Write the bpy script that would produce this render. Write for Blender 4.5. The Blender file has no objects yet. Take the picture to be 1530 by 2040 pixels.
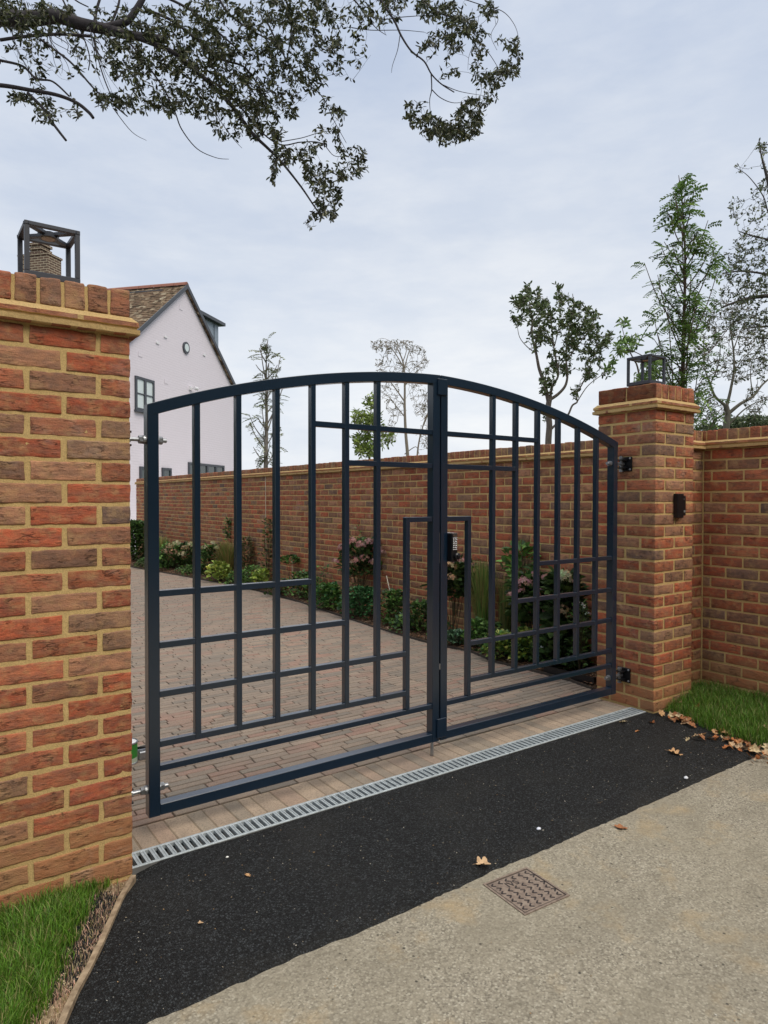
import bpy, math, random
import numpy as np
from mathutils import Vector, Matrix, noise

random.seed(7); rng = np.random.default_rng(7)
S = bpy.context.scene
COL = S.collection
PI = math.pi

# ------------------------------------------------------------------ camera
FPX = 1350.44; YAW = 0.618456; PITCH = -0.0184714; ROLL = 0.0013672
CAM = Vector((-0.6728, -2.51568, 1.36762))
G = 3.23813
cy, sy, cp, sp = math.cos(YAW), math.sin(YAW), math.cos(PITCH), math.sin(PITCH)
FWD = Vector((sy*cp, cy*cp, sp)); RGT = Vector((cy, -sy, 0)); UPV = RGT.cross(FWD)
cr, sr = math.cos(ROLL), math.sin(ROLL)
RGT, UPV = cr*RGT + sr*UPV, -sr*RGT + cr*UPV
cam_d = bpy.data.cameras.new('camera'); cam = bpy.data.objects.new('camera', cam_d); COL.objects.link(cam)
cam.matrix_world = Matrix(((RGT.x, UPV.x, -FWD.x, CAM.x), (RGT.y, UPV.y, -FWD.y, CAM.y), (RGT.z, UPV.z, -FWD.z, CAM.z), (0, 0, 0, 1)))
cam_d.sensor_fit = 'HORIZONTAL'; cam_d.sensor_width = 36.0; cam_d.lens = FPX/1530*36.0
cam_d.clip_start = 0.05; cam_d.clip_end = 2000
S.camera = cam

def at(x, y, d):          # a photo position at a distance from the viewer -> a point of the place
    return CAM + (RGT*((x-765)/FPX) - UPV*((y-1020)/FPX) + FWD)*d
def on_plane(x, y, axis, val):
    r = RGT*((x-765)/FPX) - UPV*((y-1020)/FPX) + FWD
    t = (val - CAM[axis])/r[axis]
    return CAM + r*t

# ------------------------------------------------------------------ mesh helpers
class MB:
    def __init__(s): s.v = []; s.f = []; s.m = []; s.c = []; s.sm = []
    def add(s, verts, faces, col=(1, 1, 1), mat=0, smooth=False):
        b = len(s.v); s.v.extend(verts)
        if isinstance(col, list): s.c.extend(col)
        else: s.c.extend([col]*len(verts))
        for f in faces:
            s.f.append(tuple(i+b for i in f)); s.m.append(mat); s.sm.append(smooth)
    def box(s, lo, hi, col=(1, 1, 1), mat=0, bev=0.0):
        x0, y0, z0 = lo; x1, y1, z1 = hi
        if bev <= 0:
            s.add([(x0,y0,z0),(x1,y0,z0),(x1,y1,z0),(x0,y1,z0),(x0,y0,z1),(x1,y0,z1),(x1,y1,z1),(x0,y1,z1)],
                  [(0,3,2,1),(4,5,6,7),(0,1,5,4),(1,2,6,5),(2,3,7,6),(3,0,4,7)], col, mat)
        else:
            b = bev; vs = []; idx = {}
            for ix in (0, 1):
                for iy in (0, 1):
                    for iz in (0, 1):
                        X = (x0, x1)[ix]; Y = (y0, y1)[iy]; Z = (z0, z1)[iz]
                        sx = b if ix == 0 else -b; sY = b if iy == 0 else -b; sz = b if iz == 0 else -b
                        idx[(ix,iy,iz,'x')] = len(vs); vs.append((X, Y+sY, Z+sz))
                        idx[(ix,iy,iz,'y')] = len(vs); vs.append((X+sx, Y, Z+sz))
                        idx[(ix,iy,iz,'z')] = len(vs); vs.append((X+sx, Y+sY, Z))
            F = []
            g = lambda a, b_, c, k: idx[(a, b_, c, k)]
            for i in (0, 1):
                F.append([g(i,0,0,'x'), g(i,1,0,'x'), g(i,1,1,'x'), g(i,0,1,'x')][::(1 if i else -1)])
                F.append([g(0,i,0,'y'), g(1,i,0,'y'), g(1,i,1,'y'), g(0,i,1,'y')][::(-1 if i else 1)])
                F.append([g(0,0,i,'z'), g(1,0,i,'z'), g(1,1,i,'z'), g(0,1,i,'z')][::(1 if i else -1)])
            for a in (0, 1):
                for c in (0, 1):
                    F.append([g(0,a,c,'y'), g(1,a,c,'y'), g(1,a,c,'z'), g(0,a,c,'z')])
                    F.append([g(a,0,c,'x'), g(a,1,c,'x'), g(a,1,c,'z'), g(a,0,c,'z')])
                    F.append([g(a,c,0,'x'), g(a,c,1,'x'), g(a,c,1,'y'), g(a,c,0,'y')])
                    for e in (0, 1): F.append([g(a,c,e,'x'), g(a,c,e,'y'), g(a,c,e,'z')])
            s.add(vs, F, col, mat)
    def tube(s, pts, rad, n=6, col=(1, 1, 1), mat=0, cap=True):
        pts = [Vector(p) for p in pts]
        if not isinstance(rad, (list, tuple)): rad = [rad]*len(pts)
        vs = []; fs = []; prev = None
        for i, p in enumerate(pts):
            t = (pts[min(i+1, len(pts)-1)] - pts[max(i-1, 0)])
            if t.length < 1e-9: t = Vector((0, 0, 1))
            t.normalize()
            a = prev if prev is not None else (Vector((0, 0, 1)) if abs(t.z) < .9 else Vector((1, 0, 0)))
            u = a - t*a.dot(t)
            if u.length < 1e-6: u = Vector((1, .3, 0)).cross(t)
            u.normalize(); w = t.cross(u); prev = u
            for k in range(n):
                an = 2*PI*k/n; vs.append(tuple(p + (u*math.cos(an) + w*math.sin(an))*rad[i]))
        for i in range(len(pts)-1):
            for k in range(n):
                fs.append((i*n+k, i*n+(k+1) % n, (i+1)*n+(k+1) % n, (i+1)*n+k))
        if cap: fs.append(tuple(range(n))[::-1]); fs.append(tuple((len(pts)-1)*n+k for k in range(n)))
        s.add(vs, fs, col, mat, True)
    def lathe(s, c, prof, n=20, col=(1, 1, 1), mat=0, ax=(0, 0, 1)):
        ax = Vector(ax).normalized(); a = Vector((0, 0, 1)) if abs(ax.z) < .9 else Vector((1, 0, 0))
        u = (a - ax*a.dot(ax)).normalized(); w = ax.cross(u); c = Vector(c); vs = []; fs = []
        for (r, h) in prof:
            for k in range(n):
                an = 2*PI*k/n; vs.append(tuple(c + ax*h + (u*math.cos(an)+w*math.sin(an))*r))
        for i in range(len(prof)-1):
            for k in range(n): fs.append((i*n+k, i*n+(k+1) % n, (i+1)*n+(k+1) % n, (i+1)*n+k))
        fs.append(tuple(range(n))[::-1]); fs.append(tuple((len(prof)-1)*n+k for k in range(n)))
        s.add(vs, fs, col, mat)
    def build(s, name, mats, parent=None):
        me = bpy.data.meshes.new(name); me.from_pydata([tuple(v) for v in s.v], [], s.f)
        if not isinstance(mats, (list, tuple)): mats = [mats]
        for m in mats: me.materials.append(m)
        me.polygons.foreach_set('material_index', s.m); me.polygons.foreach_set('use_smooth', s.sm)
        ca = me.color_attributes.new('Col', 'FLOAT_COLOR', 'POINT')
        arr = np.ones((len(s.v), 4), dtype=np.float32)
        if s.v: arr[:, :3] = np.array(s.c, dtype=np.float32)
        ca.data.foreach_set('color', arr.ravel())
        me.update()
        o = bpy.data.objects.new(name, me); COL.objects.link(o)
        if parent: o.parent = parent
        return o

def tag(o, label=None, cat=None, group=None, kind=None):
    if label: o['label'] = label
    if cat: o['category'] = cat
    if group: o['group'] = group
    if kind: o['kind'] = kind
    return o
def thing(name, label, cat, loc=(0, 0, 0), group=None):
    o = bpy.data.objects.new(name, None); COL.objects.link(o); o.empty_display_size = .05
    o.location = loc; return tag(o, label, cat, group)
def part(mb, name, mats, root):   # geometry is written in place coordinates; shift it under its root
    l = root.location if root.parent is None else Vector(root['_o'])
    s = MB(); s.__dict__.update(mb.__dict__); s.v = [(v[0]-l[0], v[1]-l[1], v[2]-l[2]) for v in mb.v]
    return s.build(name, mats, root)

# ------------------------------------------------------------------ materials
def mat(name, rough=.8, col=(.5, .5, .5), metal=0.0, spec=.5):
    m = bpy.data.materials.new(name); m.use_nodes = True; nt = m.node_tree
    b = nt.nodes['Principled BSDF']; b.inputs['Roughness'].default_value = rough
    b.inputs['Base Color'].default_value = (*col, 1); b.inputs['Metallic'].default_value = metal
    b.inputs['Specular IOR Level'].default_value = spec
    return m, nt, b
def N(nt, t, **k):
    n = nt.nodes.new(t)
    for a, v in k.items():
        if a.startswith('i_'): n.inputs[a[2:].replace('_', ' ')].default_value = v
        else: setattr(n, a, v)
    return n
def noise_n(nt, vec, scale, detail=4, rough=.55):
    n = N(nt, 'ShaderNodeTexNoise'); n.inputs['Scale'].default_value = scale; n.inputs['Detail'].default_value = detail
    n.inputs['Roughness'].default_value = rough; nt.links.new(vec, n.inputs['Vector']); return n.outputs['Fac']
def ramp(nt, fac, stops):
    r = N(nt, 'ShaderNodeValToRGB'); e = r.color_ramp.elements
    while len(e) < len(stops): e.new(.5)
    for el, (p, c) in zip(e, stops):
        el.position = p; el.color = (*c, 1) if isinstance(c, tuple) else (c, c, c, 1)
    nt.links.new(fac, r.inputs['Fac']); return r.outputs['Color']
def mix(nt, fac, a, b, mode='MIX'):
    n = N(nt, 'ShaderNodeMix', data_type='RGBA', blend_type=mode)
    for sock, v in ((n.inputs[0], fac), (n.inputs[6], a), (n.inputs[7], b)):
        if isinstance(v, (int, float)): sock.default_value = v
        elif isinstance(v, tuple): sock.default_value = (*v, 1)
        else: nt.links.new(v, sock)
    return n.outputs[2]
def math_n(nt, op, a, b=None, clamp=False):
    n = N(nt, 'ShaderNodeMath', operation=op, use_clamp=clamp)
    for i, v in enumerate((a, b)):
        if v is None: continue
        if isinstance(v, (int, float)): n.inputs[i].default_value = v
        else: nt.links.new(v, n.inputs[i])
    return n.outputs[0]
def bump(nt, b, h, strength, dist):
    n = N(nt, 'ShaderNodeBump'); n.inputs['Strength'].default_value = strength; n.inputs['Distance'].default_value = dist
    nt.links.new(h, n.inputs['Height']); nt.links.new(n.outputs[0], b.inputs['Normal']); return n
def objco(nt, sc=None):
    c = N(nt, 'ShaderNodeTexCoord').outputs['Object']
    if sc:
        m = N(nt, 'ShaderNodeMapping'); m.inputs['Scale'].default_value = sc; nt.links.new(c, m.inputs['Vector']); c = m.outputs[0]
    return c
def attr(nt): return N(nt, 'ShaderNodeAttribute', attribute_name='Col').outputs['Color']

# fired clay: the brick's own colour comes from its vertex colours, mottled and creased here
def brick_material(name, crease=1.0):
    m, nt, b = mat(name, .88, spec=.25)
    co = objco(nt); st = objco(nt, (9, 9, 26)); a = attr(nt)
    n1 = noise_n(nt, st, 1.6, 5, .6); n2 = noise_n(nt, co, 38, 4, .6); n3 = noise_n(nt, co, 260, 3, .6)
    c = mix(nt, ramp(nt, n1, [(.40, 0.0), (.60, .75)]), a, mix(nt, .72, a, (.15, .10, .075)))
    c = mix(nt, ramp(nt, n2, [(.45, 0.0), (.75, .5)]), c, mix(nt, .6, a, (.52, .25, .115)))
    c = mix(nt, ramp(nt, n3, [(.3, .35), (.55, 0.0)]), c, (.07, .04, .03))
    # lime bloom and smeared mortar, its own drifting patches
    n5 = noise_n(nt, co, 14, 6, .7)
    c = mix(nt, ramp(nt, n5, [(.50, 0.0), (.72, .62)]), c, (.50, .32, .15))
    zz = N(nt, 'ShaderNodeSeparateXYZ'); nt.links.new(co, zz.inputs[0]); zn = math_n(nt, 'ADD', zz.outputs['Z'], math_n(nt, 'MULTIPLY', noise_n(nt, co, 6, 5, .7), -.35))
    c = mix(nt, ramp(nt, zn, [(0.0, .55), (.12, 0.0)]), c, (.42, .22, .10))
    c = mix(nt, ramp(nt, noise_n(nt, co, 3.2, 5, .65), [(.60, 0.0), (.74, .30)]), c, (.55, .46, .38))
    nt.links.new(c, b.inputs['Base Color'])
    w = N(nt, 'ShaderNodeTexNoise', noise_type='RIDGED_MULTIFRACTAL') if hasattr(bpy.types.ShaderNodeTexNoise, 'noise_type') else N(nt, 'ShaderNodeTexNoise')
    cs = objco(nt, (14, 14, 38)); nt.links.new(cs, w.inputs['Vector']); w.inputs['Scale'].default_value = 1.0; w.inputs['Detail'].default_value = 4
    # drag creases from throwing the clay: thin dark splits, in patches
    k1 = noise_n(nt, objco(nt, (11, 11, 58)), 1.0, 4, .6); k2 = noise_n(nt, co, 13, 2)
    cr_ = math_n(nt, 'ABSOLUTE', math_n(nt, 'SUBTRACT', k1, .5))
    crm = math_n(nt, 'MULTIPLY', ramp(nt, cr_, [(0.0, 1.0), (.010, .7), (.022, 0.0)]), ramp(nt, k2, [(.50, 0.0), (.64, 1.0)]))
    c = mix(nt, math_n(nt, 'MULTIPLY', crm, .55), c, (.045, .025, .018)); nt.links.new(c, b.inputs['Base Color'])
    h = math_n(nt, 'ADD', math_n(nt, 'MULTIPLY', crm, -1.4), math_n(nt, 'MULTIPLY', w.outputs['Fac'], -.5*crease)); h = math_n(nt, 'ADD', h, math_n(nt, 'MULTIPLY', n3, .35))
    h0 = math_n(nt, 'ADD', math_n(nt, 'MULTIPLY', w.outputs['Fac'], -.5*crease), math_n(nt, 'MULTIPLY', n3, .35))
    h = math_n(nt, 'ADD', h, math_n(nt, 'MULTIPLY', noise_n(nt, cs, 2.2, 5, .65), 1.0*crease))
    bump(nt, b, h, .85, .006)
    return m
M_BRICK = brick_material('clay_brick'); 
def mortar_material(name, base, dark):
    m, nt, b = mat(name, .95, spec=.15); co = objco(nt)
    n1 = noise_n(nt, co, 4.5, 6, .7); n2 = noise_n(nt, co, 220, 3, .7); n3 = noise_n(nt, co, 45, 4)
    c = mix(nt, ramp(nt, n1, [(.35, 0.0), (.7, .7)]), base, dark)
    c = mix(nt, ramp(nt, n2, [(.35, .5), (.6, 0.0)]), c, tuple(x*.45 for x in base))
    nt.links.new(c, b.inputs['Base Color'])
    bump(nt, b, math_n(nt, 'ADD', n2, n3), .7, .003); return m
M_MORTAR = mortar_material('buff_mortar', (.66, .475, .21), (.50, .33, .14))
M_MORTAR_D = mortar_material('moulding_mortar', (.60, .43, .20), (.46, .29, .12))

def foliage_material():
    m, nt, b = mat('foliage', .5, spec=.35); a = attr(nt); co = objco(nt)
    c = mix(nt, ramp(nt, noise_n(nt, co, 30, 3), [(.35, .35), (.65, 0.0)]), a, mix(nt, .4, a, (.02, .03, .01)))
    nt.links.new(c, b.inputs['Base Color'])
    tr = N(nt, 'ShaderNodeBsdfTranslucent'); nt.links.new(a, tr.inputs['Color'])
    mx = N(nt, 'ShaderNodeMixShader'); mx.inputs[0].default_value = .22
    nt.links.new(b.outputs[0], mx.inputs[1]); nt.links.new(tr.outputs[0], mx.inputs[2])
    nt.links.new(mx.outputs[0], nt.nodes['Material Output'].inputs['Surface']); return m
M_LEAF = foliage_material()
def bark_material():
    m, nt, b = mat('bark', .9, spec=.2); a = attr(nt); co = objco(nt, (20, 20, 6))
    n1 = noise_n(nt, co, 2.0, 5); c = mix(nt, ramp(nt, n1, [(.35, .6), (.65, 0.0)]), a, mix(nt, .6, a, (.02, .018, .015)))
    nt.links.new(c, b.inputs['Base Color']); bump(nt, b, n1, .6, .01); return m
M_BARK = bark_material()
def gate_paint():
    m, nt, b = mat('anthracite_satin_paint', .30, (.004, .011, .021), spec=.35); co = objco(nt)
    n1 = noise_n(nt, co, 3.5, 4); n2 = noise_n(nt, co, 420, 2)
    nt.links.new(mix(nt, ramp(nt, n1, [(.4, 0.0), (.7, 1.0)]), (.0034, .0150, .0340), (.0048, .0175, .0385)), b.inputs['Base Color'])
    b.inputs['Coat Weight'].default_value = 1.0; b.inputs['Coat Roughness'].default_value = .22; b.inputs['Coat IOR'].default_value = 1.62
    return m
M_GATE = gate_paint()
def speck_metal(name, base, rough, metal):
    m, nt, b = mat(name, rough, base, metal); co = objco(nt)
    n = noise_n(nt, co, 30, 5); nt.links.new(mix(nt, ramp(nt, n, [(.35, 0.0), (.7, .6)]), base, tuple(x*.5 for x in base)), b.inputs['Base Color'])
    nt.links.new(ramp(nt, noise_n(nt, co, 60, 3), [(.3, rough*.8), (.7, min(1, rough*1.4))]), b.inputs['Roughness']); return m
M_GALV = speck_metal('galvanised_steel', (.50, .56, .59), .5, .25)
M_CHAN = speck_metal('grey_channel', (.17, .17, .165), .8, 0)
M_ZINC = speck_metal('zinc_plated_steel', (.42, .44, .47), .36, .9)
M_BLACK = mat('black_plastic', .35, (.006, .006, .008))[0]
M_SILVER = mat('chrome_button', .25, (.8, .8, .82), .9)[0]
M_LANT = mat('dark_lantern_paint', .45, (.040, .046, .060))[0]
M_LENS = mat('frosted_lens', .5, (.42, .34, .25))[0]

def paver_material():
    m, nt, b = mat('tumbled_paver', .85, spec=.3); co = objco(nt); a = attr(nt)
    a = mix(nt, .12, a, (.31, .25, .20))
    n1 = noise_n(nt, co, 9, 6, .65); n2 = noise_n(nt, co, 160, 4, .65); n3 = noise_n(nt, co, 1.1, 4)
    c = mix(nt, ramp(nt, n1, [(.35, 0.0), (.7, .55)]), a, mix(nt, .6, a, (.13, .115, .10)))
    c = mix(nt, ramp(nt, n2, [(.32, .55), (.52, 0.0)]), c, (.07, .055, .045))
    c = mix(nt, ramp(nt, n2, [(.6, 0.0), (.75, .45)]), c, (.50, .40, .33))
    c = mix(nt, ramp(nt, n3, [(.38, 0.0), (.66, .6)]), c, (.21, .175, .145))
    nt.links.new(c, b.inputs['Base Color']); bump(nt, b, n2, .5, .003); return m
M_PAVER = paver_material()
M_JOINT = mortar_material('joint_sand', (.075, .06, .045), (.04, .035, .028))
def asphalt_material():
    m, nt, b = mat('fresh_asphalt', .72, spec=.4); co = objco(nt)
    v = N(nt, 'ShaderNodeTexVoronoi'); v.inputs['Scale'].default_value = 165; nt.links.new(co, v.inputs['Vector'])
    v2 = N(nt, 'ShaderNodeTexVoronoi'); v2.inputs['Scale'].default_value = 95; nt.links.new(co, v2.inputs['Vector'])
    sep = N(nt, 'ShaderNodeSeparateColor'); nt.links.new(v.outputs['Color'], sep.inputs[0])
    sep2 = N(nt, 'ShaderNodeSeparateColor'); nt.links.new(v2.outputs['Color'], sep2.inputs[0])
    c = mix(nt, ramp(nt, sep.outputs[0], [(.0, 0.0), (.45, .08), (.8, .45), (1.0, 1.0)]), (.0022, .0028, .0032), (.094, .106, .114))
    c = mix(nt, ramp(nt, v.outputs['Distance'], [(.3, 0.0), (.7, .8)]), c, (.003, .003, .003))
    c = mix(nt, ramp(nt, noise_n(nt, co, 2.2, 5), [(.50, 0.0), (.78, .35)]), c, (.046, .044, .038))
    sxy = N(nt, 'ShaderNodeSeparateXYZ'); nt.links.new(co, sxy.inputs[0])   # grey dust walked in from the old road
    ed = math_n(nt, 'ADD', sxy.outputs['Y'], math_n(nt, 'MULTIPLY', noise_n(nt, co, 5, 5, .7), .35))
    c = mix(nt, ramp(nt, math_n(nt, 'ADD', ed, 1.0), [(.36, .5), (.44, .16), (.54, 0.0)]), c, (.11, .10, .08))
    nt.links.new(c, b.inputs['Base Color'])
    h = math_n(nt, 'SUBTRACT', math_n(nt, 'MULTIPLY', sep.outputs[0], .6), v.outputs['Distance'])
    h = math_n(nt, 'ADD', h, math_n(nt, 'MULTIPLY', noise_n(nt, co, 60, 4), 1.6))
    bump(nt, b, h, 1.0, .014); return m
M_ASPH = asphalt_material()
def road_material():
    m, nt, b = mat('worn_road_surface', .88, spec=.25); co = objco(nt)
    v = N(nt, 'ShaderNodeTexVoronoi'); v.inputs['Scale'].default_value = 150; nt.links.new(co, v.inputs['Vector'])
    sep = N(nt, 'ShaderNodeSeparateColor'); nt.links.new(v.outputs['Color'], sep.inputs[0])
    v3 = N(nt, 'ShaderNodeTexVoronoi'); v3.inputs['Scale'].default_value = 34; nt.links.new(co, v3.inputs['Vector'])
    sep3 = N(nt, 'ShaderNodeSeparateColor'); nt.links.new(v3.outputs['Color'], sep3.inputs[0])
    c = ramp(nt, sep.outputs[0], [(0.0, (.15, .135, .108)), (.3, (.275, .248, .193)), (.7, (.33, .298, .232)), (1.0, (.44, .41, .33))])
    c = mix(nt, ramp(nt, v.outputs['Distance'], [(.35, 0.0), (.75, .35)]), c, (.13, .11, .08))
    c = mix(nt, ramp(nt, noise_n(nt, co, 1.3, 5, .6), [(.38, 0.0), (.68, .6)]), c, (.27, .24, .175))
    c = mix(nt, ramp(nt, noise_n(nt, co, 4.5, 5, .65), [(.54, 0.0), (.72, .55)]), c, (.40, .29, .15))
    sp_ = math_n(nt, 'MULTIPLY', ramp(nt, sep3.outputs[0], [(.87, 0.0), (.90, 1.0)]), ramp(nt, v3.outputs['Distance'], [(.10, .9), (.2, 0.0)]))
    c = mix(nt, sp_, c, (.03, .028, .026))
    c = mix(nt, ramp(nt, noise_n(nt, objco(nt, (1, 2.2, 1)), 2.6, 7, .7), [(.46, 0.0), (.60, .35), (.75, 0.0)]), c, (.18, .16, .12))
    nt.links.new(c, b.inputs['Base Color'])
    h = math_n(nt, 'ADD', math_n(nt, 'MULTIPLY', sep.outputs[1], .6), math_n(nt, 'MULTIPLY', noise_n(nt, co, 25, 5), 1.3))
    bump(nt, b, h, .6, .004); return m
M_ROAD = road_material()
def soil_material():
    m, nt, b = mat('dry_soil', .95, spec=.1); co = objco(nt)
    n1 = noise_n(nt, co, 25, 6, .7); n2 = noise_n(nt, co, 140, 4, .7)
    c = ramp(nt, n1, [(.3, (.26, .185, .115)), (.55, (.44, .33, .21)), (.75, (.56, .44, .30))])
    c = mix(nt, ramp(nt, n2, [(.36, .45), (.52, 0.0)]), c, (.12, .08, .05))
    nt.links.new(c, b.inputs['Base Color']); bump(nt, b, n1, 1, .02); return m
M_SOIL = soil_material()
def bark_mulch():
    m, nt, b = mat('bark_mulch', .95, spec=.1); co = objco(nt)
    v = N(nt, 'ShaderNodeTexVoronoi'); v.inputs['Scale'].default_value = 45; nt.links.new(co, v.inputs['Vector'])
    sep = N(nt, 'ShaderNodeSeparateColor'); nt.links.new(v.outputs['Color'], sep.inputs[0])
    c = ramp(nt, sep.outputs[0], [(0, (.02, .014, .01)), (.5, (.06, .038, .025)), (.85, (.13, .075, .045)), (1.0, (.22, .15, .10))])
    nt.links.new(c, b.inputs['Base Color']); bump(nt, b, v.outputs['Distance'], 1, .02); return m
M_MULCH = bark_mulch()
def turf_material():
    m, nt, b = mat('turf', .95, spec=.1); co = objco(nt)
    c = ramp(nt, noise_n(nt, co, 30, 5), [(.3, (.012, .022, .006)), (.7, (.04, .075, .015))])
    nt.links.new(c, b.inputs['Base Color']); bump(nt, b, noise_n(nt, co, 80, 4), 1, .02); return m
M_TURF = turf_material()

# ------------------------------------------------------------------ world
W = bpy.data.worlds.new('World'); S.world = W; W.use_nodes = True; nt = W.node_tree
bg = nt.nodes['Background']; bg.inputs['Strength'].default_value = .1
sky = N(nt, 'ShaderNodeTexSky', sky_type='NISHITA'); sky.sun_disc = False
SUN_EL, SUN_AZ = math.radians(48), math.radians(168)     # azimuth clockwise from +Y: behind the viewer, to the right
sky.sun_elevation = SUN_EL; sky.sun_rotation = SUN_AZ
tc = N(nt, 'ShaderNodeTexCoord').outputs['Generated']
sx = N(nt, 'ShaderNodeSeparateXYZ'); nt.links.new(tc, sx.inputs[0])
mp = N(nt, 'ShaderNodeMapping'); mp.inputs['Scale'].default_value = (1.3, 1.3, 4.2); nt.links.new(tc, mp.inputs['Vector'])
n1 = noise_n(nt, mp.outputs[0], 1.7, 6, .55); n2 = noise_n(nt, mp.outputs[0], 5.0, 6, .6)
grad = ramp(nt, sx.outputs['Z'], [(0.0, (7.3, 7.5, 7.8)), (.16, (6.7, 7.05, 7.55)), (.36, (5.5, 6.0, 6.85)), (.60, (4.9, 5.5, 6.6)), (.82, (12.5, 12.3, 12.0)), (1.0, (16.5, 16.2, 15.7))])
cl = mix(nt, ramp(nt, n1, [(.36, 0.0), (.62, 1.0)]), grad, mix(nt, 1.0, grad, (.86, .89, .94), 'MULTIPLY'))
cl = mix(nt, ramp(nt, n2, [(.40, 0.0), (.70, .9)]), cl, mix(nt, 1.0, cl, (1.16, 1.12, 1.06), 'MULTIPLY'))
nt.links.new(mix(nt, .95, sky.outputs[0], cl), bg.inputs['Color'])
sl = bpy.data.lights.new('sun', 'SUN'); sl.energy = 1.5; sl.angle = math.radians(30); sl.color = (1.0, .90, .76)
so = bpy.data.objects.new('sun', sl); COL.objects.link(so)
sd = Vector((math.sin(SUN_AZ)*math.cos(SUN_EL), math.cos(SUN_AZ)*math.cos(SUN_EL), math.sin(SUN_EL)))
so.rotation_euler = sd.to_track_quat('Z', 'Y').to_euler(); so.location = sd*30

# ------------------------------------------------------------------ brickwork
PAL = [(.50, .125, .060), (.45, .112, .056), (.52, .165, .085), (.43, .135, .066), (.39, .15, .085), (.35, .155, .09), (.30, .15, .095), (.23, .135, .10), (.175, .115, .10), (.49, .24, .14), (.35, .20, .125)]
PW = [5, 5, 4, 4, 3, 2.4, 2.0, 1.0, .6, 2.6, 1.4]
def brick_col(r=random):
    c = r.choices(PAL, PW)[0]; k = r.uniform(.85, 1.12)
    return tuple(x*k for x in c)
def brick(mb, lo, hi, col, cell=.02, amp=.0022, r=.006, faces='xXyYzZ', seed=0, mat=0):
    lo = Vector(lo); hi = Vector(hi); ctr = (lo+hi)/2
    ax = []
    for i in range(3):
        L = hi[i]-lo[i]; n = max(1, int(round((L-2*r)/cell)))
        ax.append([lo[i], lo[i]+r*.4] + [lo[i]+r+(L-2*r)*k/n for k in range(n+1)] + [hi[i]-r*.4, hi[i]])
    off = Vector((seed*1.37 % 50, seed*.71 % 50, seed*.37 % 50))
    def disp(p):
        q = Vector([min(max(p[i], lo[i]+r), hi[i]-r) for i in range(3)]); d = p-q
        if d.length > 1e-9: p = q + d.normalized()*r
        if amp:
            n1 = noise.noise_vector(p*22+off)*amp*1.1; n2 = noise.noise_vector(p*70+off)*amp*.6
            p = p+n1+n2
        return tuple(p)
    jx = (1+.1*math.sin(seed*3.1)); c2 = tuple(x*jx for x in col)
    for f in faces:
        a = 'xyz'.index(f.lower()); b_, c_ = [(1, 2), (2, 0), (0, 1)][a]
        val = lo[a] if f.islower() else hi[a]
        A, B = ax[b_], ax[c_]; vs = []
        for u in A:
            for w in B:
                p = Vector((0, 0, 0)); p[a] = val; p[b_] = u; p[c_] = w; vs.append(disp(p))
        nb = len(B); fs = []
        for i in range(len(A)-1):
            for j in range(nb-1):
                q = (i*nb+j, (i+1)*nb+j, (i+1)*nb+j+1, i*nb+j+1); fs.append(q if f.isupper() else q[::-1])
        cs = []
        for v in vs:
            t = noise.noise(Vector(v)*11+off)*.5+.5; t = max(0, min(1, (t-.3)/.4))
            cs.append(tuple(col[k]*(1-t)+c2[k]*(.72 if seed % 3 == 0 else .95)*t for k in range(3)))
        mb.add(vs, fs, cs, mat, True)
SEED = [0]
def nseed(): SEED[0] += 1; return SEED[0]

def moulding(mb, x0, x1, y0, y1, z, hgt=.066, k=.60, tile=.265):
    """two stepped creasing tiles with a mortar fillet on top, mitred round a rectangle"""
    prof = [(0, 0), (.040*k, 0), (.046*k, .004), (.047*k, .020), (.030*k, .0225), (.031*k, .029), (.041*k, .031), (.040*k, .046), (.031*k, .051), (.016*k, .060), (.006*k, hgt), (-.02, hgt)]
    mats = [2, 2, 2, 1, 1, 1, 0, 2, 2, 2, 2]
    # mats: 0 clay tile, 1 recessed joint mortar, 2 mortar
    per = []
    segs = [((x0, y0), (x1, y0), (0, -1)), ((x1, y0), (x1, y1), (1, 0)), ((x1, y1), (x0, y1), (0, 1)), ((x0, y1), (x0, y0), (-1, 0))]
    for (a, b, n) in segs:
        L = math.hypot(b[0]-a[0], b[1]-a[1]); ns = max(2, int(L/.02)); d = ((b[0]-a[0])/L, (b[1]-a[1])/L)
        vs = []; fs = []; 
        for i in range(ns+1):
            s_ = i/ns
            for (o, h) in prof:
                # mitre: extend ends along the run by the offset
                e = (-o if i == 0 else (o if i == ns else 0))
                px_ = a[0]+d[0]*(L*s_+e)+n[0]*o; py_ = a[1]+d[1]*(L*s_+e)+n[1]*o
                q = noise.noise_vector(Vector((px_*30, py_*30, (z+h)*30)))*.0022*k
                if i in (0, ns): q *= .3
                vs.append((px_+q.x, py_+q.y, z+h+q.z))
        P = len(prof)
        for i in range(ns):
            tt = (i+.5)/ns*L
            for j in range(P-1):
                m_ = mats[j]
                if m_ == 0 and (tt % tile) < .014: m_ = 2
                nn_ = noise.noise(Vector((tt*16+n[0]*5, z*3, n[1]*7)))
                if (j in (0, 1) and nn_ > .02) or (j == 2 and nn_ > .38): m_ = 0
                q = (i*P+j, (i+1)*P+j, (i+1)*P+j+1, i*P+j+1)
                mb.add([vs[k_] for k_ in q], [(0, 1, 2, 3)], (.44, .16, .08), m_, False)

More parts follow.
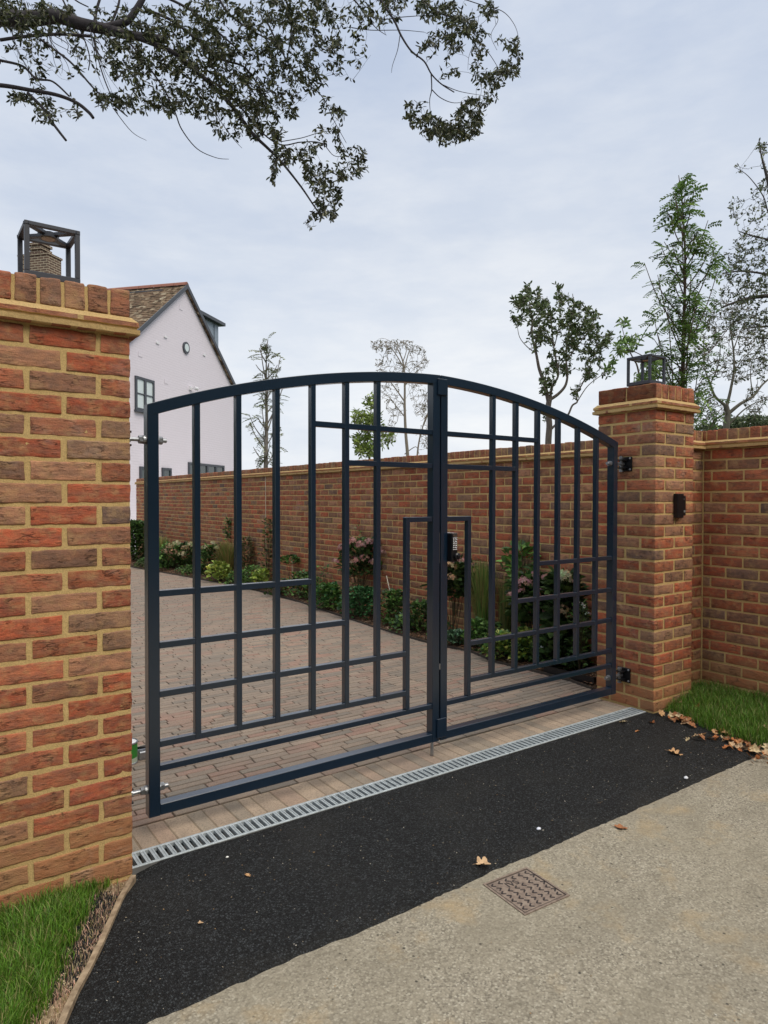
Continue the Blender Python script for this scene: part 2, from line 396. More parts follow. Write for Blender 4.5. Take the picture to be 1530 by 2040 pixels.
def pillar(name, label, x0, y0, cell, group='gate pillars', courses=27):
    root = thing(name, label, 'pillar', (x0+.22, y0+.22, 0), group)
    W_ = .44; mb = MB()
    b = .1015; s_ = .2135; j = .013
    zt = 1.95
    for k in range(courses):
        z1 = zt-.006-.075*k; z0 = z1-.0625
        A = (k % 2 == 0)   # type A: header at the front corners
        if A:
            bl = [(0, b, 0, s_), (0, b, s_+j, W_), (W_-b, W_, 0, s_), (W_-b, W_, s_+j, W_), (b+j, W_-b-j, 0, b), (b+j, W_-b-j, W_-b, W_)]
        else:
            bl = [(0, s_, 0, b), (s_+j, W_, 0, b), (0, s_, W_-b, W_), (s_+j, W_, W_-b, W_), (0, b, b+j, W_-b-j), (W_-b, W_, b+j, W_-b-j)]
        for (a0, a1, c0, c1) in bl:
            f = ''
            if c0 == 0: f += 'y'
            if c1 == W_: f += 'Y'
            if a0 == 0: f += 'x'
            if a1 == W_: f += 'X'
            sd_ = nseed(); jx = random.uniform(-.0015, .0015)
            brick(mb, (x0+a0+random.uniform(0, .002), y0+c0+jx, z0+random.uniform(-.002, .002)), (x0+a1-random.uniform(0, .002), y0+c1+jx, z1+random.uniform(-.002, .002)), brick_col(), cell, .0024 if cell < .02 else .0014, .005, f+'zZ', sd_)
    rc = .0032 if cell < .02 else .0045; mb.box((x0+rc, y0+rc, -.12), (x0+W_-rc, y0+W_-rc, zt), mat=1)
    part(mb, 'brick_shaft', [M_BRICK, M_MORTAR], root)
    mm = MB(); moulding(mm, x0, x0+W_, y0, y0+W_, zt)
    mm.box((x0+.002, y0+.002, zt-.001), (x0+W_-.002, y0+W_-.002, zt+.067), mat=1)
    part(mm, 'tile_moulding', [M_BRICK, M_MORTAR_D, M_MORTAR_D], root)
    mc = MB(); z0 = zt+.068; z1 = 2.112; n = 6; w = (W_-.010*5)/6
    for i in range(n):
        for t in range(2):
            xa = x0+i*(w+.010); ya = y0+t*(.2175+.005)
            c = brick_col(); c = tuple(c[q]*.85+(.36, .19, .12)[q]*.15 for q in range(3))
            f = 'zZ'+('y' if t == 0 else 'Y')+('x' if i == 0 else '')+('X' if i == n-1 else '')
            brick(mc, (xa, ya, z0), (xa+w, ya+.2175, z1+random.uniform(-.003, .003)), c, cell, .0025, .007, f+'xX', nseed())
    mc.box((x0+.006, y0+.006, z0-.004), (x0+W_-.006, y0+W_-.006, z1-.008), mat=1)
    part(mc, 'brick_capping', [M_BRICK, M_MORTAR], root)
    return root
PIL_L = pillar('brick_pillar', 'near red brick gate pillar filling the left edge, grass at its foot', -.44, 0, .014)
PIL_R = pillar('brick_pillar', 'far red brick gate pillar carrying a black intercom, between gate and boundary wall', G, 0, .03)
PIL_L['group'] = PIL_R['group'] = 'brick gate pillars'

# boundary wall: one long run at X = 4 with a short return to the far pillar
XW = 4.0
wall = thing('boundary_wall', 'long red brick boundary wall with moulded coping running back beside the driveway', 'wall', (XW+.1, 7, 0))
mb = MB(); Y0, Y1 = -5.0, 14.5
for k in range(24):
    z1 = 1.725-.006-.075*k; z0 = z1-.063
    y = Y0 + (0 if k % 2 else -.1125) + random.uniform(-.004, .004)
    while y < Y1:
        a, b_ = max(y, Y0), min(y+.213, Y1)
        if b_-a > .03:
            near = -1.2 < (a+b_)/2 < 2.5
            brick(mb, (XW+random.uniform(-.0015, .0015), a, z0+random.uniform(-.0015, .0015)), (XW+.215, b_, z1+random.uniform(-.0015, .0015)), brick_col(), .045 if near else .2, .0013 if near else .0008, .005, 'xyYzZ', nseed())
        y += .225
mb.box((XW+.0042, Y0, -.1), (XW+.2108, Y1, 1.726), mat=1)
part(mb, 'brickwork', [M_BRICK, M_MORTAR], wall)
mb = MB(); moulding(mb, XW, XW+.215, Y0, Y1, 1.727, .05, .7); mb.box((XW+.002, Y0, 1.728), (XW+.213, Y1, 1.776), mat=1)
part(mb, 'tile_moulding', [M_BRICK, M_MORTAR_D, M_MORTAR_D], wall)
mb = MB(); y = Y0
while y < Y1-.06:
    c = brick_col(); c = tuple(c[q]*.7+(.30, .17, .10)[q]*.3 for q in range(3))
    brick(mb, (XW+.001, y, 1.777), (XW+.214, y+.065, 1.862+random.uniform(-.003, .003)), c, .05 if -1.2 < y < 2.5 else .3, .002, .006, 'xXyYZ', nseed()); y += .075
mb.box((XW+.006, Y0, 1.775), (XW+.209, Y1, 1.854), mat=1)
part(mb, 'brick_coping', [M_BRICK, M_MORTAR], wall)
# the return piece
ret = thing('return_wall', 'narrow brick return wall joining the far pillar to the boundary wall', 'wall', (3.84, .2, 0))
mb = MB(); XR0, XR1 = G+.446, XW-.002
for k in range(24):
    z1 = 1.725-.006-.075*k; z0 = z1-.063
    cuts = [XR0, XR0+.215, XR1] if k % 2 else [XR0, XR0+.1025, XR1]
    for a, b_ in zip(cuts[:-1], cuts[1:]):
        brick(mb, (a+.004, .112, z0), (b_-.004, .33, z1), brick_col(), .04, .0018, .005, 'yYxX', nseed())
mb.box((XR0, .117, -.1), (XR1, .326, 1.722), mat=1)
mb.box((XR1-.010, .106, -.05), (XR1-.001, .118, 1.72), mat=1)
part(mb, 'brickwork', [M_BRICK, M_MORTAR], ret)
mb = MB(); moulding(mb, XR0, XR1-.040, .112, .33, 1.724, .05, .7); mb.box((XR0, .115, 1.724), (XR1-.036, .328, 1.771), mat=1)
part(mb, 'tile_moulding', [M_BRICK, M_MORTAR_D, M_MORTAR_D], ret)
mb = MB(); x = XR0+.003
while x < XR1-.07:
    brick(mb, (x, .113, 1.773), (x+.065, .328, 1.858), tuple(q*.85 for q in brick_col()), .05, .002, .006, 'xXyYZ', nseed()); x += .075
mb.box((XR0, .119, 1.771), (XR1-.004, .322, 1.850), mat=1)
part(mb, 'brick_coping', [M_BRICK, M_MORTAR], ret)

# ------------------------------------------------------------------ ground
def sheet(name, x0, x1, y0, y1, z, m, nx=1, ny=1, fn=None, kind='structure'):
    mb = MB(); vs = []; fs = []
    for i in range(nx+1):
        for j in range(ny+1):
            x = x0+(x1-x0)*i/nx; y = y0+(y1-y0)*j/ny; vs.append((x, y, z+(fn(x, y) if fn else 0)))
    for i in range(nx):
        for j in range(ny): a = i*(ny+1)+j; fs.append((a, a+ny+1, a+ny+2, a+1))
    mb.add(vs, fs, mat=0, smooth=True); return tag(mb.build(name, m), kind=kind)
sheet('ground', -300, 300, -300, 300, -.13, M_TURF)
sheet('road', -40, 40, -30, -.2, -.026, M_ROAD, 2, 2)
# asphalt apron with a ragged front edge, raised on the road like a fresh overlay
def asph_z(x, y):
    z = -.004
    d = math.hypot(x+.02, y-.04); z -= .030*max(0, 1-d/.14)
    z -= .014*max(0, min(1, (-y-.02)/.72))**1.1
    return z + noise.noise(Vector((x*3, y*3, 0)))*.003
mb = MB(); vs = []; fs = []; nx, ny = 220, 44
for i in range(nx+1):
    x = -.62+(3.9+.62)*i/nx
    ye = -.728+.012*noise.noise(Vector((x*2.3, 1.1, 0)))+.010*noise.noise(Vector((x*11, 3.1, 0)))+.007*noise.noise(Vector((x*45, 3.1, 0)))
    for j in range(ny+1):
        t = j/ny; y = ye+(.052-ye)*(t**.8)
        z = asph_z(x, y)
        if j == 0: z = -.0295
        elif j == 1: z = -.0225
        vs.append((x, y, z))
for i in range(nx):
    for j in range(ny): a = i*(ny+1)+j; fs.append((a, a+ny+1, a+ny+2, a+1))
mb.add(vs, fs, smooth=True); tag(mb.build('asphalt_apron', M_ASPH), kind='structure')

# block paved driveway: every block cut and tinted, laid in rows along the gate
mb = MB()
PV = [(.305, .238, .185), (.28, .22, .172), (.32, .215, .165), (.24, .205, .168), (.335, .26, .20), (.205, .18, .152), (.325, .195, .15), (.29, .225, .178)]
PV2 = [(.46, .35, .25), (.43, .33, .24), (.47, .33, .235), (.38, .31, .23), (.50, .38, .27), (.34, .28, .21)]
def paver(x0, x1, y0, y1, z, col, g_=.0021):
    ch = .0038
    jz = [random.uniform(-.0013, .0013) for _ in range(4)]
    q = lambda: random.uniform(-.0010, .0016)
    x0 += g_; x1 -= g_; y0 += g_; y1 -= g_
    o = [(x0+q(), y0+q()), (x1+q(), y0+q()), (x1+q(), y1+q()), (x0+q(), y1+q())]
    vs = [(a, b_, z-.011) for a, b_ in o]; I = [(1, 1), (-1, 1), (-1, -1), (1, -1)]
    vs += [(o[i][0]+I[i][0]*ch*.35, o[i][1]+I[i][1]*ch*.35, z-.0022+jz[i]) for i in range(4)]
    vs += [(o[i][0]+I[i][0]*ch, o[i][1]+I[i][1]*ch, z+jz[i]) for i in range(4)]
    fs = [(8, 9, 10, 11)]
    for i in range(4):
        k = (i+1) % 4; fs.append((i, k, 4+k, 4+i)); fs.append((4+i, 4+k, 8+k, 8+i))
    k = random.uniform(.90, 1.08); mb.add(vs, fs, tuple(c*k for c in col), 0, False)
def pz(x, y): return .0+noise.noise(Vector((x*.8, y*.8, 4)))*.006
x = .012
while x < G-.01:          # soldier course behind the drain
    w = random.choice((.060, .066, .072, .100))*random.uniform(.96, 1.04); paver(x, min(x+w, G-.004), .170, .368, -.002, random.choice(PV2), .0009); x += w
y = .371; r_ = 0
while y < 13.2:
    y1 = y+.05
    x = -1.6+(0, .1, .05, .15)[r_ % 4]+random.uniform(-.02, .02)
    while x < 3.62:
        L = random.choice((.2, .2, .2, .2, .195, .15))
        a, b_ = x, x+L
        if y < .46 and (b_ < .02 or a < .02): a = max(a, .015)
        lim = (G-.01) if y < .46 else 3.62
        b_ = min(b_, lim)
        if b_-a > .02: paver(a, b_, y, y1, pz((a+b_)/2, y), random.choice(PV))
        x += L
    y += .05; r_ += 1
tag(mb.build('driveway', M_PAVER), kind='structure')
sheet('driveway_bed', -1.7, 3.7, .17, 13.4, -.0095, M_JOINT)
sheet('far_driveway', -12, -1.7, .6, 24, -.010, M_PAVER)
sheet('rear_driveway', -1.7, 10, 13.4, 30, -.012, M_PAVER)
sheet('threshold_bed', .004, G-.004, .1665, .3695, -.0042, mortar_material('swept_sand', (.30, .235, .165), (.17, .13, .09)))
# planting bed
bedpts = [(3.36, .56), (3.41, .80), (3.40, 1.25), (3.37, 1.56), (3.47, 1.97), (3.40, 2.4), (3.40, 2.9), (3.42, 3.45), (3.52, 4.46), (3.62, 5.44), (3.66, 6.4), (3.62, 7.67), (3.45, 8.65), (3.28, 10.0), (3.07, 11.5), (2.9, 13.2), (2.8, 14.8)]
def bed_x(y):
    if y <= bedpts[0][1]: return bedpts[0][0]
    for (a, b_), (c, d) in zip(bedpts[:-1], bedpts[1:]):
        if b_ <= y <= d: return a+(c-a)*(y-b_)/(d-b_)
    return bedpts[-1][0]
mb = MB(); vs = []; fs = []; nyb, nxb = 280, 10
for j in range(nyb+1):
    y = .46+(14.6-.46)*j/nyb; xa = bed_x(y)
    for i in range(nxb+1):
        x = xa+(XW+.01-xa)*i/nxb
        z = .012+.02*math.sin(PI*min(1, i/nxb*1.2))+noise.noise(Vector((x*9, y*9, 0)))*.012+noise.noise(Vector((x*40, y*40, 0)))*.006
        vs.append((x, y, z))
for j in range(nyb):
    for i in range(nxb): a = j*(nxb+1)+i; fs.append((a, a+1, a+nxb+2, a+nxb+1))
mb.add(vs, fs, smooth=True); tag(mb.build('planting_bed_soil', M_MULCH), kind='structure')
M_EDGE = mat('rusty_edging', .8, (.045, .035, .028))[0]
mb = MB(); pts = [Vector((a, b_, .012)) for a, b_ in bedpts]
def ribbon(mb, pts, w, h, col=(1, 1, 1), mat=0, zb=-.03):
    for i in range(len(pts)-1):
        a, b_ = Vector(pts[i]), Vector(pts[i+1]); d = (b_-a); d.z = 0; d.normalize(); n = Vector((-d.y, d.x, 0))*w/2
        vs = [a-n, a+n, b_+n, b_-n]; lo = [Vector((v.x, v.y, v.z+zb)) for v in vs]; hi = [Vector((v.x, v.y, v.z+h)) for v in vs]
        mb.add([tuple(v) for v in lo+hi], [(4, 5, 6, 7), (0, 1, 5, 4), (2, 3, 7, 6), (1, 2, 6, 5), (3, 0, 4, 7)], col, mat)
ribbon(mb, pts, .006, .008)
tag(mb.build('bed_edging', M_EDGE), 'thin rusted steel edging strip between block paving and planting bed', 'edging')

# left verge: soil, timber edging, grass
edg = [(0.0, -.004), (-.075, -.122), (-.128, -.221), (-.188, -.332), (-.233, -.41), (-.293, -.505), (-.345, -.605), (-.50, -.86), (-.75, -1.3)]
M_TIMB, ntm, bb = mat('weathered_timber', .9); co = objco(ntm)
ntm.links.new(ramp(ntm, noise_n(ntm, co, 35, 5), [(.3, (.16, .11, .065)), (.7, (.42, .32, .21))]), bb.inputs['Base Color'])
mb = MB(); P2 = []
for (a, b_), (c, d) in zip(edg[:-1], edg[1:]):
    for t in range(4): P2.append(Vector((a+(c-a)*t/4, b_+(d-b_)*t/4, -.006+noise.noise(Vector((a*9+t, b_*9, 0)))*.004)))
ribbon(mb, P2, .018, .010, zb=-.06)
tag(mb.build('timber_edging', M_TIMB), 'pale weathered timber edging board between soil verge and black asphalt', 'edging')
mb = MB(); vs = []; fs = []; nn = 44; mm_ = 60
def edge_x(y):
    for (a, b_), (c, d) in zip(edg[:-1], edg[1:]):
        if d <= y <= b_: return a+(c-a)*(y-b_)/(d-b_)
    return edg[0][0] if y > 0 else edg[-1][0]
for j in range(nn+1):
    y = .46-1.76*j/nn
    for i in range(mm_+1):
        x = edge_x(y)-.006-2.4*(i/mm_)**1.6
        z = -.014+noise.noise(Vector((x*14, y*14, 2)))*.008+noise.noise(Vector((x*50, y*50, 2)))*.004
        if i == 0: z = -.05
        vs.append((x, y, z))
for j in range(nn):
    for i in range(mm_): a = j*(mm_+1)+i; fs.append((a, a+1, a+mm_+2, a+mm_+1))
mb.add(vs, fs, smooth=True); tag(mb.build('soil_verge', M_SOIL), kind='structure')
# right verge soil under the grass
mb = MB(); vs = []; fs = []
vb = [(3.30, .10), (3.335, .03), (3.32, -.05), (3.285, -.2), (3.24, -.33), (3.21, -.5), (3.21, -.66), (3.22, -.80), (3.3, -1.2), (3.4, -3.0)]
for (a, b_) in vb:
    for i in range(9):
        x = a+(XW+.02-a)*i/8; vs.append((x, b_, -.03+.055*min(1, i/3)+noise.noise(Vector((x*9, b_*9, 0)))*.006))
for j in range(len(vb)-1):
    for i in range(8): a = j*9+i; fs.append((a, a+9, a+10, a+1))
mb.add(vs, fs, smooth=True); tag(mb.build('verge_ground', M_SOIL), kind='structure')
tag(sheet('verge_recess_ground', G+.44, XW, .09, .2, .02, M_SOIL), kind='structure')

def grass_field(name, pts_fn, n, hmin, hmax, zf, base=(.045, .115, .014)):
    mb = MB(); k = 0; tries = 0
    while k < n and tries < n*30:
        tries += 1
        r = pts_fn()
        if r is None: continue
        x, y, dens = r
        if random.random() > dens: continue
        k += 1
        h = random.uniform(hmin, hmax)*(.65+.35*dens)*(1+.25*noise.noise(Vector((x*8, y*8, 5)))); w = random.uniform(.0008, .0017)
        a = random.uniform(0, 2*PI); lean = random.uniform(.05, .75)*h; b2 = a+random.uniform(-.8, .8)
        dx, dy = math.cos(a), math.sin(a); wx, wy = -math.sin(b2)*w, math.cos(b2)*w; z = zf(x, y)
        v = random.uniform(.4, 1.45); yel = random.random()
        c = (base[0]*v*(1+.5*yel), base[1]*v, base[2]*v*(1+.3*yel))
        if random.random() < .11: c = (.38, .33, .14)
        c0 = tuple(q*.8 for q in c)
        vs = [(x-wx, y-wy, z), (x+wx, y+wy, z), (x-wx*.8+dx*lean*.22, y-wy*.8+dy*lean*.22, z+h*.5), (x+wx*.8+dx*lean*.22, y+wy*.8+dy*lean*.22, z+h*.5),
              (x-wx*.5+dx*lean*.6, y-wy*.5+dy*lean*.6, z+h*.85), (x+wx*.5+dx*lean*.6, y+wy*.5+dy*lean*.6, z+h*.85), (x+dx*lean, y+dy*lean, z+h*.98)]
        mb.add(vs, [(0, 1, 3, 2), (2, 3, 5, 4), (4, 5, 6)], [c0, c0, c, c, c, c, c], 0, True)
    return mb.build(name, M_LEAF)
gl = [(-.075, .0), (-.10, -.02), (-.153, -.05), (-.211, -.162), (-.269, -.274), (-.31, -.382), (-.366, -.488), (-.413, -.564), (-.55, -.85), (-.8, -1.3)]
def gedge(y):
    for (a, b_), (c, d) in zip(gl[:-1], gl[1:]):
        if d <= y <= b_: return a+(c-a)*(y-b_)/(d-b_)
    return gl[-1][0]
def lf():
    y = random.uniform(-1.0, -.002); e = gedge(y); d = random.expovariate(2.6); x = e+.03-d
    if x < -1.5: return None
    q = min(1, max(.08, (e-x)/.06+.25+noise.noise(Vector((x*18, y*18, 0)))*.5)); return x, y, q
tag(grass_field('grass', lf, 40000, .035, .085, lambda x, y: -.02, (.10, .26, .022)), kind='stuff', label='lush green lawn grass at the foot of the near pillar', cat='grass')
def vex(y):
    for (a, b_), (c, d) in zip(vb[:-1], vb[1:]):
        if d <= y <= b_: return a+(c-a)*(y-b_)/(d-b_)
    return 3.4
def rf():
    x = random.uniform(3.2, 3.995); y = random.uniform(-1.3, .1)
    if x < G+.445 and y > -.006: return None
    e = vex(y)
    if x < e+.005: return None
    return x, y, min(1, (x-e)/.09+.25)
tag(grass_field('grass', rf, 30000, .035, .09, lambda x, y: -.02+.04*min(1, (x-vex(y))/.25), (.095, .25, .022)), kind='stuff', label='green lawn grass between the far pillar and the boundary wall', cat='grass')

# drain channel with slotted grates
dr = thing('drainage_channel', 'long galvanised slotted drain channel across the driveway mouth, in front of the gate', 'drain', (1.6, .105, 0))
mb = MB(); DX0, DX1 = .004, G-.004; a0, a1 = .048, .166
mb.box((DX0, a0, -.14), (DX1, a0+.004, -.002)); mb.box((DX0, a1-.004, -.14), (DX1, a1, -.002)); mb.box((DX0+.004, a0+.004, -.14), (DX1-.004, a1-.004, -.12))
mb.box((DX0, a0+.004, -.118), (DX0+.004, a1-.004, -.002)); mb.box((DX1-.004, a0+.004, -.118), (DX1, a1-.004, -.002))
part(mb, 'channel', M_CHAN, dr)
xs = [DX0, .98, 1.985, 2.99, DX1]
for gi in range(4):
    xa, xb = xs[gi]+.0015, xs[gi+1]-.0015; mb = MB()
    mb.box((xa, a0+.001, -.016), (xb, a0+.013, .0015), bev=.0012); mb.box((xa, a1-.013, -.016), (xb, a1-.001, .0015), bev=.0012)
    n = int((xb-xa)/.0325); p_ = (xb-xa-.008)/n
    for i in range(n+1):
        xc = xa+.004+i*p_
        mb.box((max(xa, xc-.0095), a0+.013, -.014), (min(xb, xc-.0015), a1-.013, .0005)); mb.box((max(xa, xc-.0015), a0+.013, -.014), (min(xb, xc+.0015), a1-.013, -.002)); mb.box((max(xa, xc+.0015), a0+.013, -.014), (min(xb, xc+.0075), a1-.013, .0005))
    part(mb, 'grate', M_GALV, dr)

# ------------------------------------------------------------------ the gates
GF = .2; GB = .25            # front and back planes
XC = 1.622
def arch(X):
    dx = min(abs(X-XC), 1.507); R = 4.267
    return 2.016-(R-math.sqrt(R*R-dx*dx))-.010*math.sin(PI*dx/1.507)
HR = [.287, .3845, .5855, .7825, .990]   # centres of the horizontals, bottom to top
SQ = .0255
def leaf(side, label):
    mir = (lambda x: x) if side < 0 else (lambda x: 2*XC-x)
    root = thing('metal_gate', label, 'gate', (mir(.14), .225, 0), 'pair of arched gate leaves')
    def bx(name, xa, xb, y0, y1, z0, z1, bev=.0018):
        a, b_ = sorted((mir(xa), mir(xb))); mb = MB(); mb.box((a, y0, z0), (b_, y1, z1), bev=bev); return part(mb, name, M_GATE, root)
    def cut(name, xa, xb, y0, y1, z0, below):  # upright whose top follows the arch underside
        a, b_ = sorted((mir(xa), mir(xb))); za, zb = arch(a)-below, arch(b_)-below; mb = MB()
        mb.box((a, y0, z0), (b_, y1, min(za, zb)), bev=.0018)
        mb.add([(a, y0+.001, min(za, zb)-.001), (b_, y0+.001, min(za, zb)-.001), (b_, y1-.001, min(za, zb)-.001), (a, y1-.001, min(za, zb)-.001), (a, y0+.001, za), (b_, y0+.001, zb), (b_, y1-.001, zb), (a, y1-.001, za)], [(0, 1, 5, 4), (1, 2, 6, 5), (2, 3, 7, 6), (3, 0, 4, 7)])
        return part(mb, name, M_GATE, root)
    TH = .047
    cut('hanging_stile', .117, .162, GF, GB, .098, .004); cut('meeting_stile', 1.572, 1.6175, GF, GB, .098, .004)
    bx('bottom_rail', .1625, 1.5715, GF+.001, GB-.001, .099, .143)
    mb = MB(); n = 40; vs = []; fs = []
    x0_, x1_ = .1175, 1.617
    for i in range(n+1):
        X = mir(x0_+(x1_-x0_)*i/n); zt = arch(X); ang = -(X-XC)/4.267; th = TH/math.cos(ang); bz = .002
        for (yy, zz) in ((GF+bz, zt), (GF, zt-bz), (GF, zt-th+bz), (GF+bz, zt-th), (GB-bz, zt-th), (GB, zt-th+bz), (GB, zt-bz), (GB-bz, zt)):
            vs.append((X, yy-.0006 if yy < .22 else yy+.0006, zz))
    for i in range(n):
        for k in range(8): q = (i*8+k, i*8+(k+1) % 8, (i+1)*8+(k+1) % 8, (i+1)*8+k); fs.append(q)
    fs.append(tuple(range(8))); fs.append(tuple(n*8+k for k in range(8))[::-1]); mb.add(vs, fs, smooth=False)
    part(mb, 'arched_rail', M_GATE, root)
    by0, by1 = GF+.003, GF+.003+.03
    BR = [.3075+.182*i for i in range(7)]           # left edges of the bars
    for i, x in enumerate(BR):
        if i < 6: cut('vertical_bar', x, x+SQ, by0, by1, HR[1]-SQ/2+.001, TH-.001)
        else: bx('vertical_bar', x, x+SQ, by0, by1, HR[0]+SQ/2+.0003, 1.2782)
    hy0, hy1 = by0+.0012, by1-.0012
    def hb(z, xa, xb, top=False):
        mb = MB(); us = [u for u in [xa]+[b for x in BR for b in (x, x+SQ) if xa < b < xb]+[xb]]
        a, b_ = sorted((mir(xa), mir(xb))); mb.box((a, hy0, z-SQ/2), (b_, hy1, z+SQ/2), bev=.0015); return part(mb, 'cross_bar', M_GATE, root)
    hb(HR[0], .1622, 1.5718); hb(HR[1], .1622, BR[6]+.002); hb(HR[2], .1622, BR[6]+.002); hb(HR[3], .1622, BR[4]+.004); hb(HR[4], .1622, BR[3]+.004)
    hb(1.715, BR[3]+SQ-.004, 1.5718); hb(1.542, BR[4]+SQ-.004, 1.5718); hb(1.265, BR[6]+SQ-.004, 1.5718)
    # adjustable hinge bolts through the stile
    for z in (1.603, .205):
        mb = MB(); ax = (1, 0, 0) if side < 0 else (-1, 0, 0)
        def cyl(xa, xb, r, n_=16):
            a, b_ = mir(xa), mir(xb); mb.lathe((a, .225, z), [(r, 0), (r, abs(b_-a))], n_, (1, 1, 1), 0, ((1 if b_ > a else -1), 0, 0))
        cyl(.055, .192, .008); cyl(.090, .106, .0165, 6); cyl(.106, .1165, .0175, 20); cyl(.1625, .166, .0175, 20); cyl(.166, .183, .0165, 6); cyl(.183, .199, .009); cyl(.028, .058, .0135, 12)
        part(mb, 'hinge_bolt', M_ZINC, root)
    return root
GL = leaf(-1, 'left leaf of the dark blue-grey gate, next to the near pillar, with drop bolt')
GR = leaf(1, 'right leaf of the dark blue-grey gate, with black keypad lock, next to the far pillar')
mb = MB(); mb.lathe((1.630-.005, .268, 0), [(.0085, 0), (.0085, .62)], 14); b1 = part(mb, 'drop_bolt', M_ZINC, GL)
for z in (.2, .5):
    mb = MB(); mb.box((1.585, .2505, z), (1.617, .262, z+.03)); mb.lathe((1.625, .268, z), [(.013, 0), (.013, .03)], 14); part(mb, 'bolt_bracket', M_GATE, GL)
for z0, z1 in ((1.912, 1.995), (.118, .218)):
    mb = MB(); mb.box((1.598, .1905, z0), (1.660, .1985, z1), bev=.0015); mb.box((1.594, .1985, z0+.002), (1.600, .205 if z0 < 1 else .2, z1-.002)); part(mb, 'stop_plate', M_GATE, GR)
mb = MB(); mb.box((1.6195, .206, 1.035), (1.6225, .238, 1.195)); part(mb, 'latch_strike', M_ZINC, GR); mb = MB(); mb.box((1.618, .202, .475), (1.6268, .214, .505)); part(mb, 'latch_tab', M_ZINC, GR)
# keypad lock
mb = MB(); mb.box((1.6725, .166, 1.040), (1.712, .262, 1.190), bev=.003)
lk = part(mb, 'keypad_lock', M_BLACK, GR); lk['_o'] = list(GR.location)
mb = MB()
for r in range(7):
    for c in range(3): mb.lathe((1.6825+c*.0098, .166, 1.170-.006-r*.0098), [(.0038, 0), (.0036, .0036), (.0022, .0046)], 10, ax=(0, -1, 0))
part(mb, 'button', M_SILVER, lk)
mb = MB(); mb.box((1.679, .1645, 1.180), (1.706, .1665, 1.1825)); mb.box((1.6725, .168, 1.1905), (1.712, .26, 1.192)); mb.box((1.683, .1645, 1.1725), (1.706, .1665, 1.1745)); part(mb, 'trim_strip', M_SILVER, lk)
mb = MB(); mb.lathe((1.702, .166, 1.070), [(.017, 0), (.019, .004), (.018, .014), (.012, .018)], 20, ax=(0, -1, 0)); mb.box((1.694, .142, 1.062), (1.710, .15, 1.078), bev=.002); part(mb, 'knob', M_BLACK, lk)
del lk['_o']
# hinge brackets bolted to the pillars
def hinge_bracket(root, xf, sgn, z):
    mb = MB(); xa, xb = sorted((xf, xf-sgn*.008)); mb.box((xa, .168, z-.048), (xb, .266, z+.048), bev=.002)
    for zz in (z-.030, z+.022): a, b_ = sorted((xf-sgn*.008, xf-sgn*.055)); mb.box((a, .196, zz), (b_, .254, zz+.008), bev=.001)
    o = part(mb, 'hinge_bracket', M_BLACK, root); o['_o'] = list(root.location)
    mb = MB()
    for (yy, zz) in ((.18, .036), (.254, .036), (.18, -.036), (.254, -.036)): mb.lathe((xf-sgn*.008, yy, z+zz), [(.007, 0), (.006, .005), (.003, .007)], 10, ax=(-sgn, 0, 0))
    mb.lathe((xf-sgn*.040, .225, z-.052), [(.008, 0), (.008, .104)], 12); mb.lathe((xf-sgn*.040, .225, z-.050), [(.014, 0), (.014, .010)], 6); mb.lathe((xf-sgn*.040, .225, z+.038), [(.014, 0), (.014, .010)], 6)
    part(mb, 'pivot_pin', M_ZINC, o); del o['_o']
for z in (1.603, .205): hinge_bracket(PIL_L, 0.001, -1, z); hinge_bracket(PIL_R, G-.001, 1, z)

# intercom on the far pillar
ic = thing('intercom', 'black intercom box on the front of the far brick pillar', 'intercom', (3.47, -.01, 1.33))
mb = MB(); mb.box((3.440, -.032, 1.250), (3.510, .001, 1.408), bev=.003); part(mb, 'housing', M_BLACK, ic)
mb = MB(); mb.box((3.5105, -.026, 1.264), (3.545, .001, 1.394), bev=.003); part(mb, 'side_panel', M_BLACK, ic)
mb = MB(); mb.lathe((3.522, -.026, 1.372), [(.004, 0), (.003, .001)], 12, ax=(0, -1, 0)); part(mb, 'camera_eye', M_CHAN, ic); mb = MB(); mb.box((3.517, -.0275, 1.285), (3.537, -.0262, 1.30)); part(mb, 'call_button', M_CHAN, ic)

